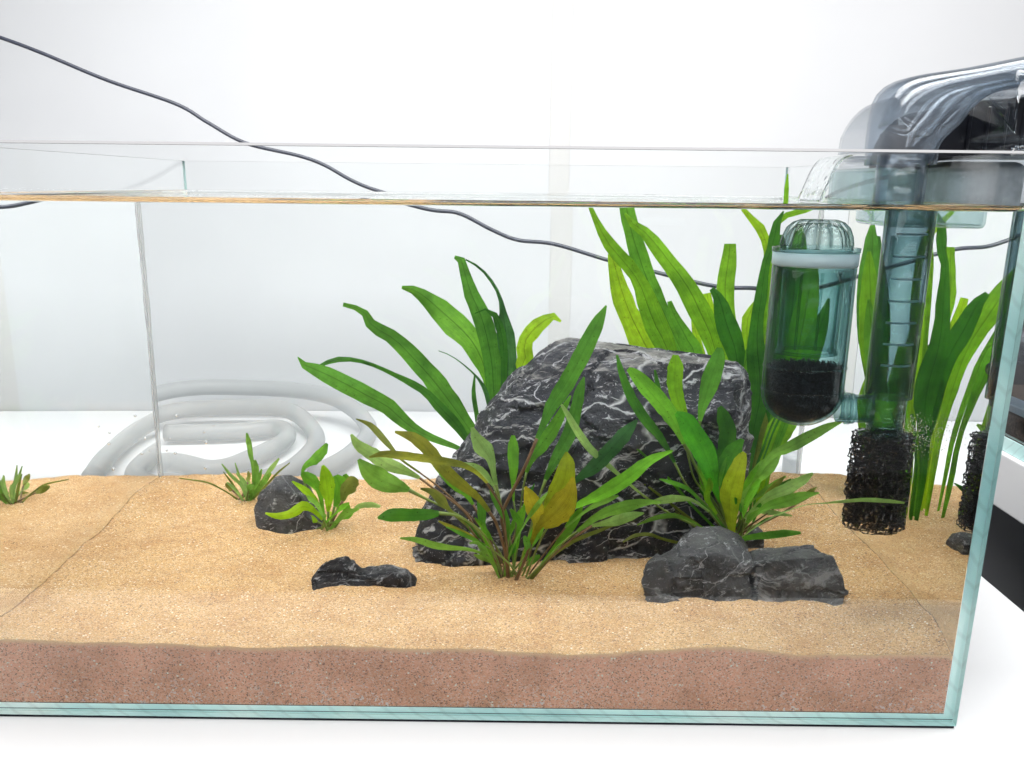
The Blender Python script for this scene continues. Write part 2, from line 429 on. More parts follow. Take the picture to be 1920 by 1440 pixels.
def leaf_mat(name, col, back, trans=0.55, rough=0.34, ribdark=0.80):
    m, nt, b, out = mat_new(name)
    uv = N(nt, 'ShaderNodeUVMap')
    sx = N(nt, 'ShaderNodeSeparateXYZ')
    nt.links.new(uv.outputs['UV'], sx.inputs['Vector'])
    # midrib
    s = N(nt, 'ShaderNodeMath', operation='SUBTRACT'); s.inputs[1].default_value = 0.5
    nt.links.new(sx.outputs['Y'], s.inputs[0])
    ab = N(nt, 'ShaderNodeMath', operation='ABSOLUTE'); nt.links.new(s.outputs[0], ab.inputs[0])
    rib = ramp(nt, [(0.0, ribdark), (0.035, 1.0), (0.48, 1.0), (0.5, 0.85)])
    nt.links.new(ab.outputs[0], rib.inputs['Fac'])
    tc = N(nt, 'ShaderNodeTexCoord')
    nz = N(nt, 'ShaderNodeTexNoise', Scale=130.0, Detail=5.0, Roughness=0.65)
    nt.links.new(tc.outputs['Object'], nz.inputs['Vector'])
    nr = ramp(nt, [(0.28, 0.74), (0.62, 1.10)])
    nt.links.new(nz.outputs['Fac'], nr.inputs['Fac'])
    # slanting side veins
    cb = N(nt, 'ShaderNodeCombineXYZ'); nt.links.new(sx.outputs['X'], cb.inputs['X']); nt.links.new(ab.outputs[0], cb.inputs['Y'])
    wv = N(nt, 'ShaderNodeTexWave', Scale=9.0, Distortion=2.5, Detail=2.0); wv.bands_direction = 'DIAGONAL'
    nt.links.new(cb.outputs['Vector'], wv.inputs['Vector'])
    wr = ramp(nt, [(0.0, 0.86), (0.35, 1.0)])
    nt.links.new(wv.outputs['Fac'], wr.inputs['Fac'])
    def mul(x, y, f=1.0):
        q = N(nt, 'ShaderNodeMix', data_type='RGBA', blend_type='MULTIPLY'); q.inputs['Factor'].default_value = f
        nt.links.new(x, q.inputs['A']); nt.links.new(y, q.inputs['B']); return q.outputs['Result']
    rgb = N(nt, 'ShaderNodeRGB'); rgb.outputs[0].default_value = (*col, 1)
    rgb2 = N(nt, 'ShaderNodeRGB'); rgb2.outputs[0].default_value = (*back, 1)
    # broad patches of paler and darker tissue, a little yellower where pale
    n3 = N(nt, 'ShaderNodeTexNoise', Scale=34.0, Detail=3.0); nt.links.new(tc.outputs['Object'], n3.inputs['Vector'])
    pr = ramp(nt, [(0.30, (0.60, 0.66, 0.68)), (0.52, (1.0, 1.0, 1.0)), (0.72, (1.10, 1.08, 1.0))]); nt.links.new(n3.outputs['Fac'], pr.inputs['Fac'])
    # fine veins along the blade
    cv = N(nt, 'ShaderNodeCombineXYZ'); sc2 = N(nt, 'ShaderNodeMath', operation='MULTIPLY'); sc2.inputs[1].default_value = 26.0
    nt.links.new(sx.outputs['Y'], sc2.inputs[0]); nt.links.new(sc2.outputs[0], cv.inputs['Y']); nt.links.new(sx.outputs['X'], cv.inputs['X'])
    n4 = N(nt, 'ShaderNodeTexNoise', Scale=1.0, Detail=2.0); nt.links.new(cv.outputs['Vector'], n4.inputs['Vector'])
    lr = ramp(nt, [(0.35, 0.84), (0.6, 1.06)]); nt.links.new(n4.outputs['Fac'], lr.inputs['Fac'])
    f = mul(mul(mul(mul(rib.outputs['Color'], nr.outputs['Color']), wr.outputs['Color'], 0.7), pr.outputs['Color']), lr.outputs['Color'])
    sv = N(nt, 'ShaderNodeTexVoronoi', Scale=210.0); nt.links.new(tc.outputs['Object'], sv.inputs['Vector'])
    sr = ramp(nt, [(0.06, (0.42, 0.34, 0.25)), (0.13, (1.0, 1.0, 1.0))]); nt.links.new(sv.outputs['Distance'], sr.inputs['Fac'])
    f = mul(f, sr.outputs['Color'], 0.75)
    nt.links.new(mul(rgb.outputs[0], f), b.inputs['Base Color'])
    b.inputs['Roughness'].default_value = rough
    b.inputs['Specular IOR Level'].default_value = 0.25
    tr = N(nt, 'ShaderNodeBsdfTranslucent')
    nt.links.new(mul(rgb2.outputs[0], f), tr.inputs['Color'])
    mix = N(nt, 'ShaderNodeMixShader'); mix.inputs['Fac'].default_value = trans
    nt.links.new(b.outputs['BSDF'], mix.inputs[1]); nt.links.new(tr.outputs['BSDF'], mix.inputs[2])
    nt.links.new(mix.outputs['Shader'], out.inputs['Surface'])
    bp = N(nt, 'ShaderNodeBump', Strength=0.35, Distance=0.0008)
    nt.links.new(nz.outputs['Fac'], bp.inputs['Height']); nt.links.new(bp.outputs['Normal'], b.inputs['Normal'])
    return m
LEAFC = {
    'g1': ((0.140, 0.390, 0.035), (0.22, 0.60, 0.04)),
    'g2': ((0.105, 0.320, 0.040), (0.17, 0.50, 0.05)),
    'g3': ((0.050, 0.195, 0.025), (0.10, 0.36, 0.03)),
    'g4': ((0.050, 0.165, 0.050), (0.09, 0.28, 0.06)),
    'g5': ((0.085, 0.400, 0.025), (0.12, 0.56, 0.03)),
    'l1': ((0.330, 0.600, 0.020), (0.52, 0.88, 0.03)),
    'l2': ((0.200, 0.470, 0.022), (0.36, 0.74, 0.03)),
    'p1': ((0.190, 0.420, 0.060), (0.30, 0.62, 0.09)),
    'p2': ((0.320, 0.540, 0.140), (0.44, 0.70, 0.20)),
    'o1': ((0.260, 0.280, 0.035), (0.38, 0.40, 0.04)),
    'o2': ((0.200, 0.250, 0.050), (0.30, 0.35, 0.06)),
    'o3': ((0.320, 0.420, 0.022), (0.50, 0.60, 0.03)),
    'o4': ((0.400, 0.370, 0.025), (0.58, 0.50, 0.03)),
}
for k, (a, b_) in LEAFC.items():
    M['leaf_' + k] = leaf_mat('leaf_' + k, a, b_)
    M['fern_' + k] = leaf_mat('fern_' + k, a, b_, ribdark=0.45)
M['stem_green'] = simple('green_stem', (0.16, 0.23, 0.05), 0.45, 0.3, 90.0, 0.25)
M['stem_brown'] = simple('brown_stem', (0.15, 0.09, 0.045), 0.45, 0.3, 90.0, 0.3)

def thin_plastic(name, face, graze, ior, rough=0.06):
    """thin tinted sheet: light passes straight through and is absorbed more on slanting paths"""
    m, nt, b, out = mat_new(name)
    nt.nodes.remove(b)
    lw = N(nt, 'ShaderNodeLayerWeight', Blend=0.5)
    r = ramp(nt, [(0.0, face), (0.55, tuple(0.5 * (a + c) + 0.12 * (a - c) for a, c in zip(face, graze))), (1.0, graze)])
    nt.links.new(lw.outputs['Facing'], r.inputs['Fac'])
    tp = N(nt, 'ShaderNodeBsdfTransparent'); nt.links.new(r.outputs['Color'], tp.inputs['Color'])
    gl = N(nt, 'ShaderNodeBsdfGlossy', Roughness=rough)
    # reflectance of a thin sheet, the same from both sides
    f0 = ((ior - 1) / (ior + 1)) ** 2
    pw = N(nt, 'ShaderNodeMath', operation='POWER'); pw.inputs[1].default_value = 4.0
    nt.links.new(lw.outputs['Facing'], pw.inputs[0])
    fr = N(nt, 'ShaderNodeMath', operation='MULTIPLY_ADD'); fr.inputs[1].default_value = (1 - f0) * 0.8; fr.inputs[2].default_value = f0
    nt.links.new(pw.outputs[0], fr.inputs[0])
    mx = N(nt, 'ShaderNodeMixShader')
    nt.links.new(fr.outputs[0], mx.inputs['Fac'])
    nt.links.new(tp.outputs['BSDF'], mx.inputs[1]); nt.links.new(gl.outputs['BSDF'], mx.inputs[2])
    nt.links.new(mx.outputs['Shader'], out.inputs['Surface'])
    return m
M['plastic_air'] = thin_plastic('smoky_plastic', (0.93, 0.945, 0.96), (0.48, 0.56, 0.64), 1.40, 0.14)
M['plastic_clear'] = thin_plastic('clear_plastic', (0.97, 0.975, 0.98), (0.74, 0.77, 0.80), 1.40)
M['plastic_wet'] = thin_plastic('smoky_plastic_wet', (0.79, 0.895, 0.885), (0.27, 0.43, 0.45), 1.14)
M['plastic_wet_clear'] = thin_plastic('clear_plastic_wet', (0.95, 0.98, 0.975), (0.58, 0.71, 0.72), 1.20)
M['plastic_dome'] = thin_plastic('dome_plastic', (0.90, 0.95, 0.94), (0.22, 0.34, 0.34), 1.45, 0.10)
M['plastic_tube'] = thin_plastic('tube_plastic', (0.74, 0.82, 0.83), (0.20, 0.30, 0.34), 1.2, 0.08)
M['collar'] = simple('frosted_collar', (0.42, 0.55, 0.60), 0.3, 0.5, 60.0, 0.06)
M['black_plastic'] = simple('black_plastic', (0.010, 0.010, 0.014), 0.28, 0.5, 90.0, 0.2)
M['foam'] = simple('black_filter_foam', (0.014, 0.012, 0.014), 0.5, 0.5, 300.0, 0.4)
M['foam_core'] = simple('black_foam_core', (0.016, 0.015, 0.018), 0.9, 0.15, 700.0, 0.8, 0.9)
M['cord'] = simple('black_cord_rubber', (0.035, 0.040, 0.058), 0.35, 0.5, 200.0, 0.2)

def hose_mat():
    m, nt, b, out = mat_new('translucent_hose')
    b.inputs['Base Color'].default_value = (0.60, 0.61, 0.615, 1)
    b.inputs['Roughness'].default_value = 0.3
    tr = N(nt, 'ShaderNodeBsdfTranslucent'); tr.inputs['Color'].default_value = (0.74, 0.75, 0.755, 1)
    tp = N(nt, 'ShaderNodeBsdfTransparent'); tp.inputs['Color'].default_value = (0.80, 0.81, 0.81, 1)
    m1 = N(nt, 'ShaderNodeMixShader'); m1.inputs['Fac'].default_value = 0.5
    nt.links.new(b.outputs['BSDF'], m1.inputs[1]); nt.links.new(tr.outputs['BSDF'], m1.inputs[2])
    m2 = N(nt, 'ShaderNodeMixShader'); m2.inputs['Fac'].default_value = 0.42
    nt.links.new(m1.outputs['Shader'], m2.inputs[1]); nt.links.new(tp.outputs['BSDF'], m2.inputs[2])
    nt.links.new(m2.outputs['Shader'], out.inputs['Surface'])
    return m
M['hose'] = hose_mat()

# ------------------------------------------------------------------ setting
W, D, H, T = 0.600, 0.398, 0.3357, 0.006
ZW = 0.3052
tag(box('floor', (-3, -2.5, -0.76), (3, 2.5, -0.75), M['floor']), kind='structure')
tag(box('wall_left', (-3.0, 0.79, -0.75), (0.078, 0.86, 2.0), M['wall']), kind='structure')
tag(box('wall_trim', (0.070, 0.7915, -0.75), (0.108, 0.87, 2.0), M['trim']), kind='structure')
tag(box('wall_right', (0.060, 0.7930, -0.75), (3.0, 0.88, 2.0), M['wall_b']), kind='structure')

table = empty('table', (-0.5, 0.3, -0.75))
tag(table, 'plain white table top that carries the planted aquarium and the coiled hose', 'table')
box('table_top', (-1.6, -0.15, -0.03), (0.428, 0.788, 0.0), M['table'], table, bevel=0.0015)
for (x, y) in ((-1.55, -0.1), (-1.55, 0.74), (0.38, -0.1), (0.38, 0.74)):
    box('leg', (x - 0.02, y - 0.02, -0.75), (x + 0.02, y + 0.02, -0.03), M['table'], table)

# ------------------------------------------------------------------ aquarium
aq = empty('aquarium', (0, D / 2, 0))
tag(aq, 'large rimless glass aquarium with teal edges filling the picture', 'aquarium')
def pane(name, lo, hi, axis):
    """clear slab whose narrow faces show the teal edge; the top rim is polished"""
    o = box(name, lo, hi, [M['pane'], M['edge'], M['pane_top']], aq)
    for p in o.data.polygons:
        n = p.normal
        k = max(range(3), key=lambda i: abs(n[i]))
        p.material_index = 0 if k == axis else (2 if n.z > 0.5 else 1)
    return o
zb = 0.002
def chamfer_top(o, size):
    """ground and polished bevel along the two long top edges"""
    bm = bmesh.new(); bm.from_mesh(o.data)
    z = max(v.co.z for v in bm.verts)
    es = [e for e in bm.edges if all(v.co.z > z - 1e-6 for v in e.verts) and abs(e.verts[0].co.x - e.verts[1].co.x) > 0.1]
    bmesh.ops.bevel(bm, geom=es, offset=size, segments=1, affect='EDGES', material=2)
    bm.to_mesh(o.data); bm.free()
chamfer_top(pane('front_pane', (-W/2, 0, zb), (W/2, T, H), 1), 0.0014)
pane('back_pane', (-W/2, D - T, zb), (W/2, D, H), 1)
pane('side_pane', (-W/2, T + 1e-4, zb), (-W/2 + T, D - T - 1e-4, H), 0)
pane('side_pane', (W/2 - T, T + 1e-4, zb), (W/2, D - T - 1e-4, H), 0)
pane('bottom_pane', (-W/2 + T + 1e-4, T + 1e-4, zb), (W/2 - T - 1e-4, D - T - 1e-4, 0.0075), 2)
box('foam_mat', (-W/2 + 0.0004, 0.0006, 0.0001), (W/2 - 0.0008, D - 0.0005, zb - 1e-4), M['mat'], aq)

box('seam_line', (-W/2 + 0.0002, T + 2e-5, 0.0034), (W/2 - 0.0002, T + 8e-5, 0.0039), simple('dark_seam', (0.03, 0.07, 0.08), 0.4), aq)

def seam(x, sgn):
    """bead of silicone along an inner back corner, bulging unevenly"""
    vs, fs = [], []
    n = 40
    for i in range(n):
        z = 0.009 + (H - 0.03 - 0.009) * i / (n - 1)
        w = 0.0022 + 0.0006 * fbm(Vector((x * 7, z * 40, 1.3)))
        px, py = x, D - T - 0.0005
        vs += [(px, py, z), (px + sgn * w, py, z), (px + sgn * w * 0.45, py - w * 0.45, z), (px, py - w, z)]
    for i in range(n - 1):
        for k in range(4):
            k2 = (k + 1) % 4
            fs.append((4*i + k, 4*i + k2, 4*i + 4 + k2, 4*i + 4 + k))
    fs += [(3, 2, 1, 0), tuple(4 * (n - 1) + k for k in range(4))]
    mesh_obj('silicone_seam', vs, fs, M['silicone'], aq, True)
seam(-W/2 + T + 0.0004, 1); seam(W/2 - T - 0.0004, -1)

# ------------------------------------------------------------------ sand
XS, Y0S, Y1S = W/2 - T - 0.00023, T + 0.00023, D - T - 0.00023
def lerp_list(L, x):
    if x <= L[0][0]: return L[0][1]
    for (a, b), (c, d) in zip(L, L[1:]):
        if x <= c:
            t = (x - a) / (c - a); t = t * t * (3 - 2 * t)
            return b + (d - b) * t
    return L[-1][1]
FRONT = [(-0.294, 0.0495), (-0.242, 0.0492), (-0.19, 0.0485), (-0.16, 0.0465), (-0.07, 0.0468), (0.0, 0.0478), (0.044, 0.0462), (0.092, 0.0455), (0.155, 0.0510), (0.21, 0.0475), (0.289, 0.0462)]
BACK = [(-0.294, 0.0535), (-0.22, 0.0545), (-0.10, 0.0480), (0.05, 0.050), (0.2, 0.056), (0.294, 0.0610)]
RIGHT = [(0.0, 0.0465), (0.05, 0.056), (0.10, 0.060), (0.2, 0.059), (0.39, 0.061)]
LEFT = [(0.0, 0.0495), (0.074, 0.046), (0.146, 0.0445), (0.232, 0.049), (0.32, 0.054), (0.39, 0.0535)]
MOUNDS = [(0.03, 0.121, 0.004, 0.03), (0.20, 0.17, 0.004, 0.05), (-0.115, 0.236, 0.003, 0.03), (-0.20, 0.312, 0.002, 0.02), (0.10, 0.20, 0.003, 0.09), (-0.06, 0.11, 0.002, 0.05), (0.150, 0.078, 0.004, 0.016), (0.185, 0.076, 0.0025, 0.014), (0.222, 0.076, 0.0045, 0.016), (-0.075, 0.100, 0.002, 0.02)]
DENTS = [(-0.255, 0.245, 0.0022, 0.006), (-0.02, 0.14, 0.002, 0.02)]
def sand_z(x, y):
    t = (y - Y0S) / (Y1S - Y0S)
    f, b_ = lerp_list(FRONT, x), lerp_list(BACK, x)
    mid = 0.0480
    q = 4 * t * (1 - t)
    z = (f * (1 - t) + b_ * t) * (1 - 0.6 * q) + mid * 0.6 * q
    wr = max(0, (x - 0.20) / 0.094) ** 2; z = z * (1 - wr) + lerp_list(RIGHT, y) * wr
    wl = max(0, (-x - 0.20) / 0.094) ** 2; z = z * (1 - wl) + lerp_list(LEFT, y) * wl
    for (mx, my, h, r) in MOUNDS: z += h * math.exp(-((x - mx) ** 2 + (y - my) ** 2) / (r * r))
    for (mx, my, h, r) in DENTS: z -= h * math.exp(-((x - mx) ** 2 + (y - my) ** 2) / (r * r))
    z += 0.0024 * fbm(Vector((x * 20, y * 20, 0.4)), 4) + 0.0005 * fbm(Vector((x * 150, y * 150, 2.4)), 3)
    return z
def make_sand():
    nx, ny = 300, 200
    vs, fs = [], []
    for j in range(ny):
        y = Y0S + (Y1S - Y0S) * j / (ny - 1)
        for i in range(nx):
            x = -XS + 2 * XS * i / (nx - 1)
            z = sand_z(x, y) + 0.00022 * noise.noise(Vector((x * 900, y * 900, 5.0)))
            vs.append((x, y, z))
    for j in range(ny - 1):
        for i in range(nx - 1):
            a = j * nx + i
            fs.append((a, a + 1, a + nx + 1, a + nx))
    zbot = 0.0079
    loop = [i for i in range(nx)] + [j * nx + nx - 1 for j in range(1, ny)] + [(ny - 1) * nx + i for i in range(nx - 2, -1, -1)] + [j * nx for j in range(ny - 2, 0, -1)]
    base = len(vs)
    for k in loop: vs.append((vs[k][0], vs[k][1], zbot))
    n = len(loop)
    for k in range(n):
        k2 = (k + 1) % n
        fs.append((loop[k2], loop[k], base + k, base + k2))
    fs.append(tuple(base + k for k in range(n - 1, -1, -1)))
    o = mesh_obj('sand', vs, fs, [M['sand'], M['veiled_sand']], fmat=[0 if i < (nx - 1) * (ny - 1) else 1 for i in range(len(fs))])
    o.data.polygons.foreach_set('use_smooth', [i < (nx - 1) * (ny - 1) for i in range(len(fs))])
    at = o.data.attributes.new('below', 'FLOAT', 'POINT')
    for k in range(n): at.data[base + k].value = vs[loop[k]][2] - zbot
    tag(o, 'bed of golden sand with a brownish band against the front glass', 'sand', kind='stuff')
make_sand()

# ------------------------------------------------------------------ water
def make_water():
    xm, y0, y1, zb_ = W/2 - T - 0.0002, T + 0.0002, D - T - 0.0002, 0.0077
    edge = [0, 0.0003, 0.0007, 0.0012, 0.0018, 0.0026, 0.0036, 0.005, 0.007, 0.010, 0.014]
    def axis(lo, hi, n):
        a = [lo + e for e in edge]; b_ = [hi - e for e in reversed(edge)]
        s0, s1 = a[-1], b_[0]
        return a + [s0 + (s1 - s0) * k / n for k in range(1, n)] + b_
    X, Y = axis(-xm, xm, 90), axis(y0, y1, 70)
    vs, fs = [], []
    for y in Y:
        for x in X:
            d = min(x + xm, xm - x, y - y0, y1 - y)
            z = ZW + 0.0032 * math.exp(-d / 0.0018)
            if d > 0.005:
                f = math.exp(-((x - 0.27) ** 2 + (y - 0.2) ** 2) / 0.02)
                z += (0.00006 + 0.0005 * f) * noise.noise(Vector((x * 60, y * 60, 0.7)))
            vs.append((x, y, z))
    nx, ny = len(X), len(Y)
    for j in range(ny - 1):
        for i in range(nx - 1):
            a = j * nx + i
            fs.append((a, a + 1, a + nx + 1, a + nx))
    ntop = len(fs)
    loop = list(range(nx)) + [j * nx + nx - 1 for j in range(1, ny)] + [(ny - 1) * nx + i for i in range(nx - 2, -1, -1)] + [j * nx for j in range(ny - 2, 0, -1)]
    base = len(vs)
    for k in loop: vs.append((vs[k][0], vs[k][1], zb_))
    n = len(loop)
    for k in range(n):
        k2 = (k + 1) % n
        fs.append((loop[k2], loop[k], base + k, base + k2))
    fs.append(tuple(base + k for k in range(n - 1, -1, -1)))
    o = mesh_obj('water', vs, fs, M['water'])
    o.data.polygons.foreach_set('use_smooth', [i < ntop for i in range(len(fs))])
    # keep the flat sides flat next to the smooth top
    o.data.update()
    tag(o, 'clear water filling the aquarium to just under its rim', 'water', kind='structure')
make_water()

